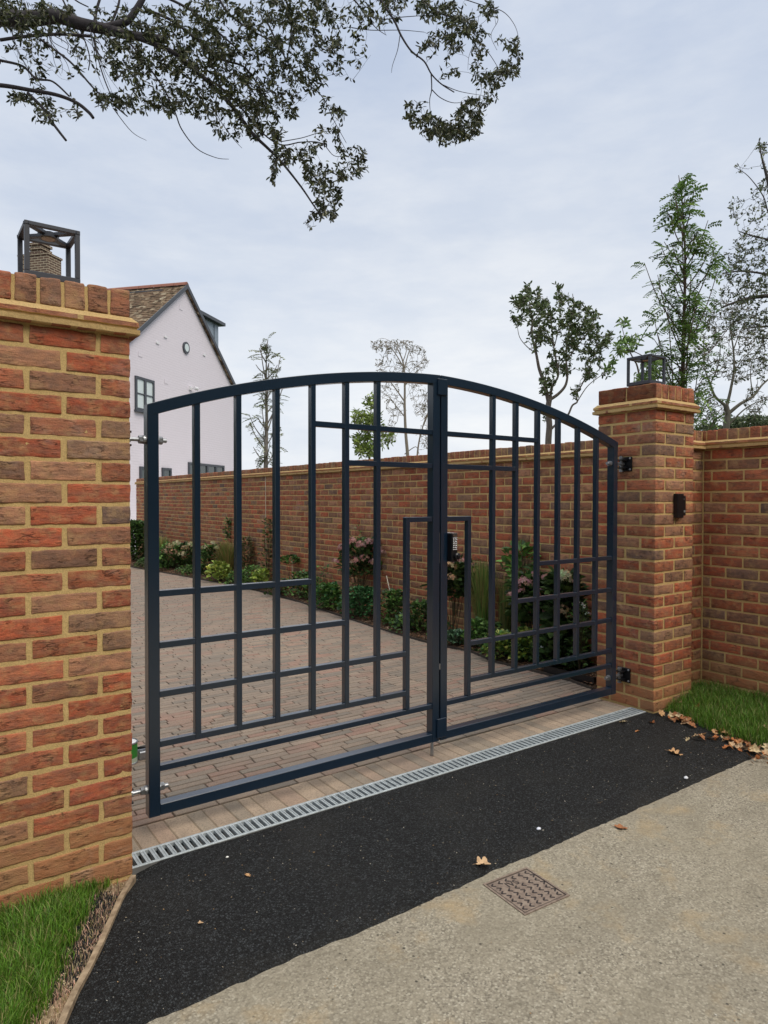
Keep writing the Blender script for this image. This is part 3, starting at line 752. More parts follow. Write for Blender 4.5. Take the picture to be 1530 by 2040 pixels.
# lanterns
def lantern(cx, cy_, label):
    t = thing('lantern', label, 'lantern', (cx, cy_, 2.112), 'cube frame lanterns on the pillars'); h = .09; zb, zt = 2.14, 2.335; b = .0085
    mb = MB(); mb.box((cx-.06, cy_-.06, 2.1125), (cx+.06, cy_+.06, zb)); part(mb, 'plinth', M_BLACK, t)
    mb = MB(); mb.box((cx-h, cy_-h, zb+.0005), (cx+h, cy_+h, zb+.024), bev=.002); part(mb, 'base_plate', M_LANT, t)
    for sx_ in (-1, 1):
        for sy_ in (-1, 1):
            x, y = cx+sx_*(h-b), cy_+sy_*(h-b); mb = MB(); mb.box((x-b+.0005, y-b+.0005, zb+.024), (x+b-.0005, y+b-.0005, zt-.0145), bev=.001); part(mb, 'post', M_LANT, t)
    mb = MB()
    for s_ in (-1, 1):
        mb.box((cx-h, cy_+s_*(h-b)-b, zt-.014), (cx+h, cy_+s_*(h-b)+b, zt), bev=.0015)
        mb.box((cx+s_*(h-b)-b, cy_-h+2*b, zt-.0135), (cx+s_*(h-b)+b, cy_+h-2*b, zt-.0005))
    for a in (45, 135, 225, 315):
        a = math.radians(a); d = Vector((math.cos(a), math.sin(a), 0)); n = Vector((-d.y, d.x, 0))*.011
        p, q = Vector((cx, cy_, 0))+d*.030, Vector((cx, cy_, 0))+d*(h*1.33)
        vs = [(*(p-n).xy, zt-.012), (*(p+n).xy, zt-.012), (*(q+n).xy, zt-.012), (*(q-n).xy, zt-.012)]; vs += [(v[0], v[1], zt-.002) for v in vs]
        mb.add(vs, [(0, 3, 2, 1), (4, 5, 6, 7), (0, 1, 5, 4), (1, 2, 6, 5), (2, 3, 7, 6), (3, 0, 4, 7)])
    part(mb, 'top_frame', M_LANT, t)
    mb = MB(); mb.lathe((cx, cy_, zt-.020), [(.036, 0), (.036, .017)], 8); part(mb, 'lamp_holder', M_LANT, t)
    mb = MB(); mb.lathe((cx, cy_, zt-.0225), [(.022, 0), (.024, .002)], 20); part(mb, 'lens', M_LENS, t)
lantern(-.228, .22, 'dark cube frame lantern on the near pillar, chimney seen through it')
lantern(G+.22, .22, 'dark cube frame lantern on the far pillar in front of the trees')

# paint tin and brush
tin = thing('paint_tin', 'green and white paint tin standing on the paving behind the near pillar', 'paint tin', (.268, 1.10, .004))
M_GREEN, ng, bgn = mat('green_label', .45); co = objco(ng); sz = N(ng, 'ShaderNodeSeparateXYZ'); ng.links.new(co, sz.inputs[0])
ng.links.new(ramp(ng, math_n(ng, 'MULTIPLY', sz.outputs['Z'], 10), [(0.0, (.42, .5, .40)), (.28, (.42, .5, .40)), (.29, (.03, .21, .03)), (1.0, (.03, .21, .03))]), bgn.inputs['Base Color'])
M_WHITE = mat('white_tin', .4, (.7, .7, .72))[0]
cx, cy_ = .268, 1.10
mb = MB(); mb.lathe((cx, cy_, .006), [(.050, 0), (.050, .100)], 28); part(mb, 'label_band', M_GREEN, tin)
mb = MB(); mb.lathe((cx, cy_, .001), [(.052, 0), (.052, .006), (.0495, .008)], 28, mat=0); part(mb, 'base_rim', M_ZINC, tin); mb = MB(); mb.lathe((cx, cy_, .104), [(.050, 0), (.053, .001), (.053, .008), (.050, .010), (.047, .005), (.001, .005)], 28); part(mb, 'rim', M_ZINC, tin)
mb = MB(); mb.lathe((cx, cy_, .1102), [(.045, 0), (.030, .0022), (.001, .0022)], 28); part(mb, 'lid', M_WHITE, tin)
br = thing('paint_brush', 'black handled paint brush lying beside the green tin', 'brush', (.36, 1.12, .05))
mb = MB(); mb.tube([(.315, 1.13, .055), (.36, 1.12, .058), (.41, 1.11, .060), (.46, 1.10, .058)], [.006, .009, .008, .004], 8); part(mb, 'handle', M_BLACK, br)
mb = MB(); mb.box((.325, 1.085, .002), (.43, 1.155, .046), bev=.004); tag(mb.build('tray', M_ZINC), 'small grey metal tray under the paint brush', 'tray')

# ------------------------------------------------------------------ cover plate in the road
pc = [Vector((1.029, -.735, 0)), Vector((1.225, -.757, 0)), Vector((1.243, -.975, 0)), Vector((1.017, -.972, 0))]
ctr = sum(pc, Vector())/4; u_ = ((pc[1]-pc[0])+(pc[2]-pc[3])).normalized(); v_ = Vector((-u_.y, u_.x, 0)); CW = .108
cov = thing('access_cover', 'small square rusty iron access cover set in the road', 'access cover', (ctr.x, ctr.y, -.020))
M_IRON, ni, bi = mat('rusty_iron', .75, spec=.3); co = objco(ni)
ni.links.new(ramp(ni, noise_n(ni, co, 45, 6, .65), [(.3, (.12, .09, .075)), (.5, (.22, .17, .135)), (.75, (.30, .245, .195))]), bi.inputs['Base Color']); bump(ni, bi, noise_n(ni, co, 260, 4), .6, .002)
M_IROND = mat('dark_cover_iron', .85, (.035, .027, .026))[0]
def cbox(mb, u0, u1, v0, v1, z0, z1, rot=0, cu=None, cv=None, mat=0):
    pts = [(u0, v0), (u1, v0), (u1, v1), (u0, v1)]
    if rot: pts = [(cu+(a-cu)*math.cos(rot)-(b-cv)*math.sin(rot), cv+(a-cu)*math.sin(rot)+(b-cv)*math.cos(rot)) for a, b in pts]
    P = [ctr+u_*a+v_*b for a, b in pts]
    mb.add([(p.x, p.y, z0) for p in P]+[(p.x, p.y, z1) for p in P], [(4, 5, 6, 7), (0, 1, 5, 4), (1, 2, 6, 5), (2, 3, 7, 6), (3, 0, 4, 7)], mat=mat)
mb = MB()
for s_ in (-1, 1):
    cbox(mb, -CW, CW, s_*(CW-.004)-.004, s_*(CW-.004)+.004, -.05, -.0225); cbox(mb, s_*(CW-.004)-.004, s_*(CW-.004)+.004, -CW+.008, CW-.008, -.05, -.0227)
part(mb, 'frame', M_IRON, cov)
mb = MB(); cbox(mb, -CW+.013, CW-.013, -CW+.013, CW-.013, -.05, -.0240); part(mb, 'lid', M_IRON, cov)
mb = MB(); cbox(mb, -CW+.0082, CW-.0082, -CW+.0082, CW-.0082, -.05, -.0254); part(mb, 'seat_groove', M_IROND, cov)
mb = MB()   # chevrons in dark iron, standing slightly proud of the lid
for r in range(7):
    for c in range(6):
        cu = -.083+c*.0325+(.008 if r % 2 else 0); cv = .080-r*.0265
        if r == 1 and c in (1, 2, 3): continue
        d_ = 1 if r % 2 else -1
        for s_ in (-1, 1):
            cbox(mb, cu-.0086, cu+.0086, cv+s_*.0045-.0028, cv+s_*.0045+.0028, -.0250, -.0232, s_*d_*-.62, cu, cv+s_*.0045)
part(mb, 'tread_pattern', M_IROND, cov)
fc = bpy.data.curves.new('cover_letters', 'FONT'); fc.body = 'IVS'; fc.size = .042; fc.extrude = .0008; fc.align_x = 'CENTER'; fc.align_y = 'CENTER'
fo = bpy.data.objects.new('tmp', fc); COL.objects.link(fo); dg = bpy.context.evaluated_depsgraph_get(); me = bpy.data.meshes.new_from_object(fo.evaluated_get(dg)); bpy.data.objects.remove(fo)
lo_ = bpy.data.objects.new('lettering', me); me.materials.append(M_IROND); COL.objects.link(lo_); lo_.parent = cov
lo_.rotation_euler = (0, 0, math.atan2(u_.y, u_.x)); p = ctr+u_*(-.015)+v_*.053; lo_.location = (p.x-cov.location.x, p.y-cov.location.y, -.0234-cov.location.z)

# ------------------------------------------------------------------ dry leaves, pebbles, grit
M_DRY, nd, bd = mat('dry_leaf', .7, spec=.3); co = objco(nd); a = attr(nd)
nd.links.new(mix(nd, ramp(nd, noise_n(nd, co, 60, 4), [(.4, 0.0), (.7, .6)]), a, (.16, .07, .03)), bd.inputs['Base Color'])
def dry_leaf_mesh(k, lobes, r=.03, curl=.4):
    rr = random.Random(k); n = 36; mb = MB(); vs = [(0, 0, 0)]
    cols = [(.50, .22, .08), (.42, .15, .05), (.55, .33, .16), (.60, .42, .25), (.33, .14, .06), (.62, .50, .30)][k % 6]
    for ring in (.5, 1.0):
        for i in range(n):
            th = 2*PI*i/n
            R = r*(.62+.38*abs(math.cos(lobes*th/2))**.7)*(1+.12*rr.uniform(-1, 1))*(1.25 if abs(th-PI/2) < .5 else 1)
            x, y = R*ring*math.cos(th), R*ring*math.sin(th)*1.15
            z = curl*r*(x/r)**2*.8*ring+.25*r*noise.noise(Vector((x*60+k*7, y*60, 0)))+abs(y)*.15
            vs.append((x, y, z+.002))
    fs = [(0, 1+i, 1+(i+1) % n) for i in range(n)]+[(1+i, 1+n+i, 1+n+(i+1) % n, 1+(i+1) % n) for i in range(n)]
    mb.add(vs, fs, cols, 0, True); mb.tube([(0, -r*.6, .002), (r*.1, -r*1.1, .006), (r*.2, -r*1.7, .004)], .0009, 4, cols)
    o = mb.build('tmpleaf', M_DRY); me = o.data; bpy.data.objects.remove(o); return me
LM = [dry_leaf_mesh(k, [5, 3, 7, 5, 4, 6][k % 6], .024+.004*(k % 3), .3+.25*(k % 4)) for k in range(12)]
def put_leaf(x, y, z, k, label, group=None, s=1.0, tilt=.35):
    o = bpy.data.objects.new('dry_leaf', LM[k % 12]); COL.objects.link(o); o.location = (x, y, z); o.scale = (s,)*3
    o.rotation_euler = (random.uniform(-tilt, tilt), random.uniform(-tilt, tilt), random.uniform(0, 6.28)); tag(o, label, 'leaf', group); return o
def gz(x, y):
    if y < -.735: return -.0245
    return asph_z(x, y)+.001
put_leaf(1.798, -.775, gz(1.8, -.78), 4, 'brown curled oval leaf alone on the pale road to the right of the iron cover', s=.75, tilt=.1)
put_leaf(1.104, -.664, gz(1.1, -.66)+.002, 3, 'pale tan lobed leaf on the asphalt edge behind the iron cover', s=.95, tilt=.1)
put_leaf(2.73, -.452, gz(2.7, -.45), 2, 'curled pinkish tan leaf on black asphalt in front of the far pillar', s=.9)
put_leaf(.106, -.397, gz(.1, -.4), 9, 'tiny tan leaf on black asphalt between drain and soil verge', s=.35)
put_leaf(.344, -.228, gz(.34, -.23), 8, 'tiny brown leaf on black asphalt close to the drain', s=.35)
put_leaf(2.93, .01, gz(2.93, .0), 5, 'small curled leaf touching the far end of the drain', s=.7)
put_leaf(2.86, -.14, gz(2.86, -.14), 6, 'small tan leaf on asphalt a step in front of the drain', s=.5)
put_leaf(3.07, -.10, gz(3.07, -.1), 7, 'small brown leaf nearest the foot of the far pillar', s=.6)
for i in range(150):
    if i < 44: y = random.gauss(-.19, .05); x = vex(y)+random.gauss(-.035, .035)
    else: y = -.36-.62*random.random()**.8; x = vex(y)+random.gauss(-.06-.10*max(0, -y-.5), .07)
    put_leaf(x, y, max(-.022, (gz(x, y) if x < vex(y) else -.02))+random.uniform(.004, .022), i, 'fallen orange brown leaf in the drift along the right grass edge', 'dry leaves drifted along the grass edge', random.uniform(.28, .80), .8)
for i in range(12):
    x, y = random.uniform(3.38, 3.95), random.uniform(-.85, -.05)
    put_leaf(x, y, .045, i+3, 'dry leaf caught on the grass beside the far pillar', 'dry leaves scattered on the lawn', random.uniform(.6, .95), .9)
def pebble(x, y, r, col, label, group=None):
    mb = MB(); vs = []; fs = []; n, m_ = 10, 6; off = random.uniform(0, 50)
    for i in range(m_+1):
        ph = PI*i/m_
        for k in range(n):
            th = 2*PI*k/n; d = Vector((math.sin(ph)*math.cos(th), math.sin(ph)*math.sin(th)*.75, math.cos(ph)*.5)); q = 1+.3*noise.noise(d*2+Vector((off, 0, 0)))
            vs.append(tuple(d*r*q))
    for i in range(m_):
        for k in range(n): fs.append((i*n+k, (i+1)*n+k, (i+1)*n+(k+1) % n, i*n+(k+1) % n))
    mb.add(vs, fs, col, 0, True); o = mb.build('pebble', M_PEB); o.location = (x, y, gz(x, y)+r*.35); tag(o, label, 'pebble', group)
M_PEB, npb, bpb = mat('pebble_stone', .6); npb.links.new(attr(npb), bpb.inputs['Base Color'])
pebble(1.488, -.600, .0105, (.72, .75, .85), 'pale bluish white pebble on the asphalt behind the pale road')
pebble(2.486, -.665, .013, (.6, .62, .66), 'greyish white pebble on the asphalt in front of the leaf drift')
pebble(.33, -.075, .006, (.8, .8, .76), 'tiny white chip of stone beside the drain near the left gate stile')
mb = MB()
for i in range(620):
    x = random.uniform(-.3, 3.2); y = random.uniform(-.71, .03) if random.random() < .75 else random.uniform(-1.8, -.75)
    if x < edge_x(min(0, y))+.02: continue
    r = random.uniform(.0008, .0026); z = gz(x, y)+r*.3; c = random.choice([(.34, .31, .24), (.30, .25, .17), (.42, .38, .30), (.22, .17, .10), (.36, .23, .11), (.55, .52, .45)])
    a = random.uniform(0, 6); e = random.uniform(.8, 2.2); ca_, sa_ = math.cos(a)*r*e, math.sin(a)*r*e
    mb.add([(x-ca_, y-sa_, z), (x+sa_/e, y-ca_/e, z), (x+ca_, y+sa_, z), (x-sa_/e, y+ca_/e, z), (x, y, z+r*.7)], [(0, 1, 4), (1, 2, 4), (2, 3, 4), (3, 0, 4)], c)
tag(mb.build('grit', M_PEB), kind='stuff', label='pale grit and leaf crumbs scattered over the asphalt', cat='grit')
mb = MB()   # crumbs of soil and stone at the corner of the verge
for i in range(260):
    y = random.uniform(-.6, -.005); x = edge_x(y)-random.uniform(.01, .11); r = random.uniform(.002, .006); c = random.choice([(.34, .25, .15), (.5, .4, .26), (.24, .17, .10), (.56, .46, .32)])
    z = -.012; mb.add([(x-r, y, z), (x, y-r*.8, z), (x+r*1.1, y, z), (x, y+r, z), (x, y, z+r*.9)], [(0, 1, 4), (1, 2, 4), (2, 3, 4), (3, 0, 4)], c)
tag(mb.build('soil_crumbs', M_PEB), kind='stuff', label='loose crumbs of dry soil beside the timber edging', cat='soil')
def straw():
    y = random.uniform(-.75, -.01); e = edge_x(y); x = e-.012-abs(random.gauss(0, .055)); return x, y, 1
o = grass_field('dry_grass', straw, 1500, .010, .026, lambda x, y: -.014, (.50, .44, .27)); tag(o, 'short dead straw coloured grass on the soil strip', 'grass', kind='stuff')

# ------------------------------------------------------------------ house beyond the wall
HA = Vector((6.551, 18.364, 0)); HU = Vector((.7585, .6517, 0)); HV = Vector((-.6517, .7585, 0))
house = thing('house', 'white painted brick gable house with brown tiled roof beyond the wall', 'house', tuple(HA))
def hp(u, v, z): p = HA+HU*u+HV*v; return (p.x, p.y, z)
def gp(x, y, v=0.0):     # a photo position on the gable plane -> (u, z)
    r = RGT*((x-765)/FPX) - UPV*((y-1020)/FPX) + FWD; n = HV
    t = (HA+HV*v-CAM).dot(n)/r.dot(n); p = CAM+r*t; return (p-HA).dot(HU), p.z
def hbox(mb, u0, u1, v0, v1, z0, z1, mat=0, col=(1, 1, 1)):
    vs = [hp(a, b, c) for c in (z0, z1) for (a, b) in ((u0, v0), (u1, v0), (u1, v1), (u0, v1))]
    mb.add(vs, [(0, 3, 2, 1), (4, 5, 6, 7), (0, 1, 5, 4), (1, 2, 6, 5), (2, 3, 7, 6), (3, 0, 4, 7)], col, mat)
M_HW, nh, bh = mat('painted_brick', .85, spec=.2)
co = objco(nh); rot = N(nh, 'ShaderNodeMapping'); rot.inputs['Rotation'].default_value = (PI/2, 0, -math.atan2(HU.y, HU.x)); 
vr = N(nh, 'ShaderNodeVectorRotate', rotation_type='Z_AXIS'); vr.inputs['Angle'].default_value = -math.atan2(HU.y, HU.x); nh.links.new(co, vr.inputs['Vector'])
sp3 = N(nh, 'ShaderNodeSeparateXYZ'); nh.links.new(vr.outputs[0], sp3.inputs[0]); cb = N(nh, 'ShaderNodeCombineXYZ'); nh.links.new(sp3.outputs['X'], cb.inputs['X']); nh.links.new(sp3.outputs['Z'], cb.inputs['Y'])
bt = N(nh, 'ShaderNodeTexBrick'); nh.links.new(cb.outputs[0], bt.inputs['Vector']); bt.inputs['Scale'].default_value = 1; bt.inputs['Brick Width'].default_value = .225; bt.inputs['Row Height'].default_value = .075; bt.inputs['Mortar Size'].default_value = .008
bt.inputs['Color1'].default_value = (.70, .66, .72, 1); bt.inputs['Color2'].default_value = (.69, .65, .71, 1); bt.inputs['Mortar'].default_value = (.65, .615, .67, 1)
nh.links.new(mix(nh, ramp(nh, noise_n(nh, co, .8, 5), [(.4, 0.0), (.7, .5)]), bt.outputs['Color'], (.68, .64, .69)), bh.inputs['Base Color'])
iv = math_n(nh, 'SUBTRACT', 1.0, bt.outputs['Fac']); bump(nh, bh, math_n(nh, 'ADD', iv, math_n(nh, 'MULTIPLY', noise_n(nh, co, 12, 4), 1.0)), .4, .008)
HW2, HZE, HZA = 3.60, 5.10, 7.92; SL = (HZA-HZE)/HW2; DP = 9.0
mb = MB()
vs = [hp(-HW2, 0, -.1), hp(HW2, 0, -.1), hp(HW2, 0, HZE), hp(0, 0, HZA), hp(-HW2, 0, HZE)]; vs += [hp(-HW2, DP, -.1), hp(HW2, DP, -.1), hp(HW2, DP, HZE), hp(0, DP, HZA), hp(-HW2, DP, HZE)]
mb.add(vs, [(0, 1, 2, 3, 4), (5, 9, 8, 7, 6), (1, 6, 7, 2), (0, 4, 9, 5)]); part(mb, 'wall', M_HW, house)
M_RT, nr, brt = mat('clay_roof_tile', .9, spec=.2); co = objco(nr)
v = N(nr, 'ShaderNodeTexVoronoi'); v.inputs['Scale'].default_value = 7.5; nr.links.new(co, v.inputs['Vector']); sepr = N(nr, 'ShaderNodeSeparateColor'); nr.links.new(v.outputs['Color'], sepr.inputs[0])
c = ramp(nr, sepr.outputs[0], [(0, (.07, .05, .035)), (.4, (.16, .105, .07)), (.8, (.24, .17, .11)), (1, (.42, .36, .26))]); nr.links.new(mix(nr, ramp(nr, noise_n(nr, co, 14, 4), [(.5, 0.0), (.7, .7)]), c, (.10, .09, .05)), brt.inputs['Base Color'])
M_RIDGE = mat('red_ridge_tile', .85, (.24, .10, .07))[0]; M_FASC = mat('grey_fascia', .5, (.055, .062, .075))[0]
mb = MB(); ov = .10; ti = 34
for sgn in (-1, 1):          # tiles laid in stepped courses down each slope
    for i in range(ti):
        ua, ub = sgn*(HW2+.10)*i/ti, sgn*(HW2+.10)*(i+1)/ti; za, zb_ = HZA+.10-SL*abs(ua), HZA+.10-SL*abs(ub)
        for k in range(52):
            va, vb_ = -ov+(DP+ov)*k/52, -ov+(DP+ov)*(k+1)/52-.006; w = random.uniform(0, .014)
            vs = [hp(ua, va, za+w), hp(ua, vb_, za+w), hp(ub, vb_, zb_+.028+w), hp(ub, va, zb_+.028+w), hp(ub, vb_, zb_-.01), hp(ub, va, zb_-.01)]
            mb.add(vs, [(0, 3, 2, 1), (3, 5, 4, 2)])
    vs = [hp(0, -ov, HZA+.04), hp(sgn*(HW2+.08), -ov, HZA+.04-SL*(HW2+.08)), hp(sgn*(HW2+.08), DP, HZA+.04-SL*(HW2+.08)), hp(0, DP, HZA+.04)]; mb.add(vs, [(0, 1, 2, 3)])
rf_ = part(mb, 'roof', M_RT, house); rf_['_o'] = list(house.location)
mb = MB()
for k in range(22):
    a, b_ = -ov+k*.41, -ov+(k+1)*.41-.01; pr_ = [(-.13, .02), (-.09, .10), (0, .15), (.09, .10), (.13, .02)]
    vs = [hp(u, a, HZA+.05+z) for u, z in pr_]+[hp(u, b_, HZA+.05+z) for u, z in pr_]; mb.add(vs, [(i, i+1, i+6, i+5) for i in range(4)]+[(0, 1, 2, 3, 4)])
part(mb, 'ridge', M_RIDGE, rf_)
# chimney on the ridge
M_CB, nc, bc = mat('chimney_brick', .9); co = objco(nc); vr = N(nc, 'ShaderNodeVectorRotate', rotation_type='Z_AXIS'); vr.inputs['Angle'].default_value = -math.atan2(HV.y, HV.x); nc.links.new(co, vr.inputs['Vector'])
s3 = N(nc, 'ShaderNodeSeparateXYZ'); nc.links.new(vr.outputs[0], s3.inputs[0]); ad = math_n(nc, 'ADD', s3.outputs['X'], s3.outputs['Y']); cb = N(nc, 'ShaderNodeCombineXYZ'); nc.links.new(ad, cb.inputs['X']); nc.links.new(s3.outputs['Z'], cb.inputs['Y'])
bt = N(nc, 'ShaderNodeTexBrick'); nc.links.new(cb.outputs[0], bt.inputs['Vector']); bt.inputs['Scale'].default_value = 1; bt.inputs['Brick Width'].default_value = .225; bt.inputs['Row Height'].default_value = .078; bt.inputs['Mortar Size'].default_value = .009
bt.inputs['Color1'].default_value = (.085, .055, .04, 1); bt.inputs['Color2'].default_value = (.13, .08, .055, 1); bt.inputs['Mortar'].default_value = (.40, .35, .25, 1); nc.links.new(bt.outputs['Color'], bc.inputs['Base Color'])
mb = MB(); vc = 4.70; hbox(mb, -.32, .30, vc-.0, vc+1.12, 7.0, 9.27); hbox(mb, -.35, .33, vc-.03, vc+1.15, 9.27, 9.33)
for i, (g_, z0, z1) in enumerate(((.25, 9.33, 9.42), (.21, 9.42, 9.50), (.25, 9.50, 9.56), (.21, 9.56, 9.64), (.26, 9.64, 9.72))): hbox(mb, -g_, g_, vc+.56-g_, vc+.56+g_, z0, z1)
mb.box((0, 0, 0), (0, 0, 0)) if False else None
part(mb, 'chimney', M_CB, rf_); del rf_['_o']
mb = MB()    # verge boards along both rakes
for sgn in (-1, 1):
    a, b_ = (0, HZA+.10), (sgn*(HW2+.10), HZA+.10-SL*(HW2+.10)); vs = []
    for vv in (-ov-.03, -ov+.0): vs += [hp(a[0], vv, a[1]+.035), hp(b_[0], vv, b_[1]+.035), hp(b_[0], vv, b_[1]-.11), hp(a[0], vv, a[1]-.11)]
    mb.add(vs, [(0, 1, 2, 3), (4, 7, 6, 5), (0, 4, 5, 1), (3, 2, 6, 7), (1, 5, 6, 2)])
part(mb, 'verge_board', M_FASC, house)
M_GLASS = mat('window_glass', .12, (.58, .66, .67), .0, .5)[0]; M_GLD = mat('dark_glass', .05, (.03, .045, .045), 0, .8)[0]
def window(u0, u1, z0, z1, glass, mull=1, tr=1):
    mb = MB(); f = .07; hbox(mb, u0, u1, -.05, .0, z0, z0+f); hbox(mb, u0, u1, -.05, .0, z1-f, z1); hbox(mb, u0, u0+f, -.05, .0, z0+f, z1-f); hbox(mb, u1-f, u1, -.05, .0, z0+f, z1-f)
    for i in range(mull): c_ = u0+(u1-u0)*(i+1)/(mull+1); hbox(mb, c_-.05, c_+.05, -.052, .0, z0+f, z1-f)
    for i in range(tr): c_ = z0+(z1-z0)*(i+1)/(tr+1); hbox(mb, u0+f, u1-f, -.045, .0, c_-.015, c_+.015)
    hbox(mb, u0-.03, u1+.03, -.09, .0, z0-.05, z0)
    w = part(mb, 'window', M_FASC, house); w['_o'] = list(house.location); g_ = MB(); hbox(g_, u0+f, u1-f, -.02, -.003, z0+f, z1-f); part(g_, 'pane', glass, w); del w['_o']
(u0, z1), (u1, z0) = gp(267.8, 748), gp(305.5, 815); z1 = gp(267.8, 748)[1]; z0 = gp(268, 816)[1]; window(u0, u1, z0, z1, M_GLASS, 1, 1)
u0 = gp(277, 930)[0]; u1 = gp(296, 930)[0]; z1 = gp(277, 929)[1]; window(u0, u1, z1-1.1, z1, M_GLD, 0, 0)
u0, z1 = gp(321.5, 931.5); u1 = gp(339.5, 934)[0]; window(u0, u1, z1-1.1, z1, M_GLD, 0, 0)
u0, z1 = gp(374, 920.5); u1 = gp(445, 928)[0]; window(u0, u1, .1, z1, M_GLD, 3, 0)
uc, zc = gp(369.3, 693); uw = (gp(375.5, 693)[0]-gp(363.5, 693)[0])/2
mb = MB(); p = Vector(hp(uc, -.05, zc)); mb.lathe(p, [(uw, 0), (uw, .05), (uw-.05, .05)], 32, ax=tuple(HV)); w = part(mb, 'round_window', M_FASC, house); w['_o'] = list(house.location)
mb = MB(); mb.lathe(Vector(hp(uc, -.058, zc)), [(uw-.06, 0), (uw-.06, .006)], 32, ax=tuple(HV)); part(mb, 'pane', M_GLASS, w); del w['_o']
for (x, y) in ((279, 706), (331, 760), (360, 613)):   # air bricks and small vents
    u, z = gp(x, y); mb = MB(); hbox(mb, u-.09, u+.09, -.012, .0, z-.07, z+.07); part(mb, 'vent_cover', M_HW, house)
u, z = gp(380, 774); mb = MB(); hbox(mb, u-.12, u-.02, -.06, .0, z-.06, z+.06); mb.lathe(Vector(hp(u+.02, -.16, z)), [(.05, -.09), (.06, .09)], 12, ax=tuple(HU)); hbox(mb, u-.02, u+.02, -.16, .0, z-.02, z+.02); part(mb, 'security_camera', M_WHITE, house)
for (x, y) in ((313, 683), (329, 671), (406, 707)):
    u, z = gp(x, y); mb = MB(); hbox(mb, u-.08, u+.08, -.03, .0, z-.03, z+.03); part(mb, 'wall_light', M_WHITE, house)
# dormer on the right slope
M_ZN = mat('grey_zinc_cladding', .45, (.23, .28, .33), .2)[0]
vd = .75; u_o = gp(435, 680, vd)[0]; zt_ = gp(435, 648, vd)[1]; u_i = (HZA+.1-zt_-.12)/SL*.9
mb = MB(); zi = zt_+.02
vs = [hp(u_i, vd, HZA+.10-SL*u_i-.1), hp(u_o, vd, HZA+.10-SL*u_o-.1), hp(u_o, vd, zt_), hp(u_i, vd, zt_+.0)]; vs += [hp(u_i, vd+3, HZA-SL*u_i), hp(u_o, vd+3, HZA-SL*u_o), hp(u_o, vd+3, zt_), hp(u_i, vd+3, zt_)]
mb.add(vs, [(0, 1, 2, 3), (1, 5, 6, 2), (2, 6, 7, 3), (4, 7, 6, 5)])
for i in range(5):
    uu = u_i+(u_o-u_i)*(i+1)/5.5; hbox(mb, uu-.012, uu+.012, vd-.03, vd, HZA+.1-SL*uu-.1, zt_)
dm = part(mb, 'dormer', M_ZN, house); dm['_o'] = list(house.location)
mb = MB(); hbox(mb, u_i-.5, u_o+.22, vd-.18, vd+3.2, zt_, zt_+.11); part(mb, 'dormer_roof', M_FASC, dm); del dm['_o']

# ------------------------------------------------------------------ unseen hedges, added so the gate paint reflects something darker
M_REFL_HEDGE, nhg, bhg = mat('reflection_hedge_leafage', .8, spec=.2); co = objco(nhg)
nhg.links.new(ramp(nhg, noise_n(nhg, co, 9, 6, .7), [(.3, (.010, .016, .006)), (.55, (.035, .055, .018)), (.75, (.075, .10, .035))]), bhg.inputs['Base Color']); bump(nhg, bhg, noise_n(nhg, co, 14, 5), 1, .08)
mb = MB(); vs = []; fs = []; nx_, ns_ = 240, 26
for i in range(nx_+1):
    x = -14+52*i/nx_
    for j in range(ns_+1):
        t = j/ns_; a = PI*t; hh = 6.2+1.1*noise.noise(Vector((x*.35, 0, 3)))
        p = Vector((x, -9.6+1.5*math.cos(a), -.1+hh*math.sin(a)**.55)); q = noise.noise_vector(p*.9)*.45+noise.noise_vector(p*3.1)*.22; vs.append(tuple(p+q if 0 < j < ns_ else p))
for i in range(nx_):
    for j in range(ns_): a = i*(ns_+1)+j; fs.append((a, a+ns_+1, a+ns_+2, a+1))
mb.add(vs, fs, smooth=False); mb_left = MB(); vl = []; fl = []  # second unseen hedge, added to darken reflections on the bar sides
for i in range(91):
    y = .7+15*i/90
    for j in range(15):
        a = PI*j/14; p = Vector((-2.6+.6*math.cos(a), y, -.05+(2.9+.3*noise.noise(Vector((y*.6, 0, 9))))*math.sin(a)**.55)); vl.append(tuple(p+noise.noise_vector(p*2.2)*.12+noise.noise_vector(p*6)*.05))
for i in range(90):
    for j in range(14): a = i*15+j; fl.append((a, a+15, a+16, a+1))
mb_left.add(vl, fl); tag(mb_left.build('reflection_hedge_left', M_REFL_HEDGE), 'unseen hedge added behind the near pillar to darken reflections in the gate paint', 'hedge')
tag(mb.build('reflection_hedge_road', M_REFL_HEDGE), 'tall dark hedge added out of view across the road to darken gate reflections', 'hedge')

# ------------------------------------------------------------------ trees
def leafq(mb, p, d, n, L, w, col):       # a folded leaf blade from p along d
    d = d.normalized(); s = d.cross(n)
    if s.length < 1e-4: s = Vector((1, 0, 0)).cross(d)
    s.normalize(); up = s.cross(d)*(w*.25)
    a = p+d*L*.35; b_ = p+d*L*.72
    mb.add([tuple(p), tuple(a+s*w*.5+up), tuple(b_+s*w*.42+up), tuple(p+d*L), tuple(b_-s*w*.42+up), tuple(a-s*w*.5+up), tuple(a), tuple(b_)],
           [(0, 1, 6), (1, 2, 7, 6), (2, 3, 7), (7, 3, 4), (6, 7, 4, 5), (0, 6, 5)], col, 0, True)
def rvec(): 
    v = Vector((random.gauss(0, 1), random.gauss(0, 1), random.gauss(0, 1))); return v.normalized()
def smooth_line(P, sub=5):
    out = []; n = len(P)
    for i in range(n-1):
        p0, p1, p2, p3 = P[max(i-1, 0)], P[i], P[i+1], P[min(i+2, n-1)]
        for k in range(sub):
            t = k/sub; out.append(.5*((2*p1)+(p2-p0)*t+(2*p0-5*p1+4*p2-p3)*t*t+(3*p1-p0-3*p2+p3)*t*t*t))
    out.append(P[-1]); return out
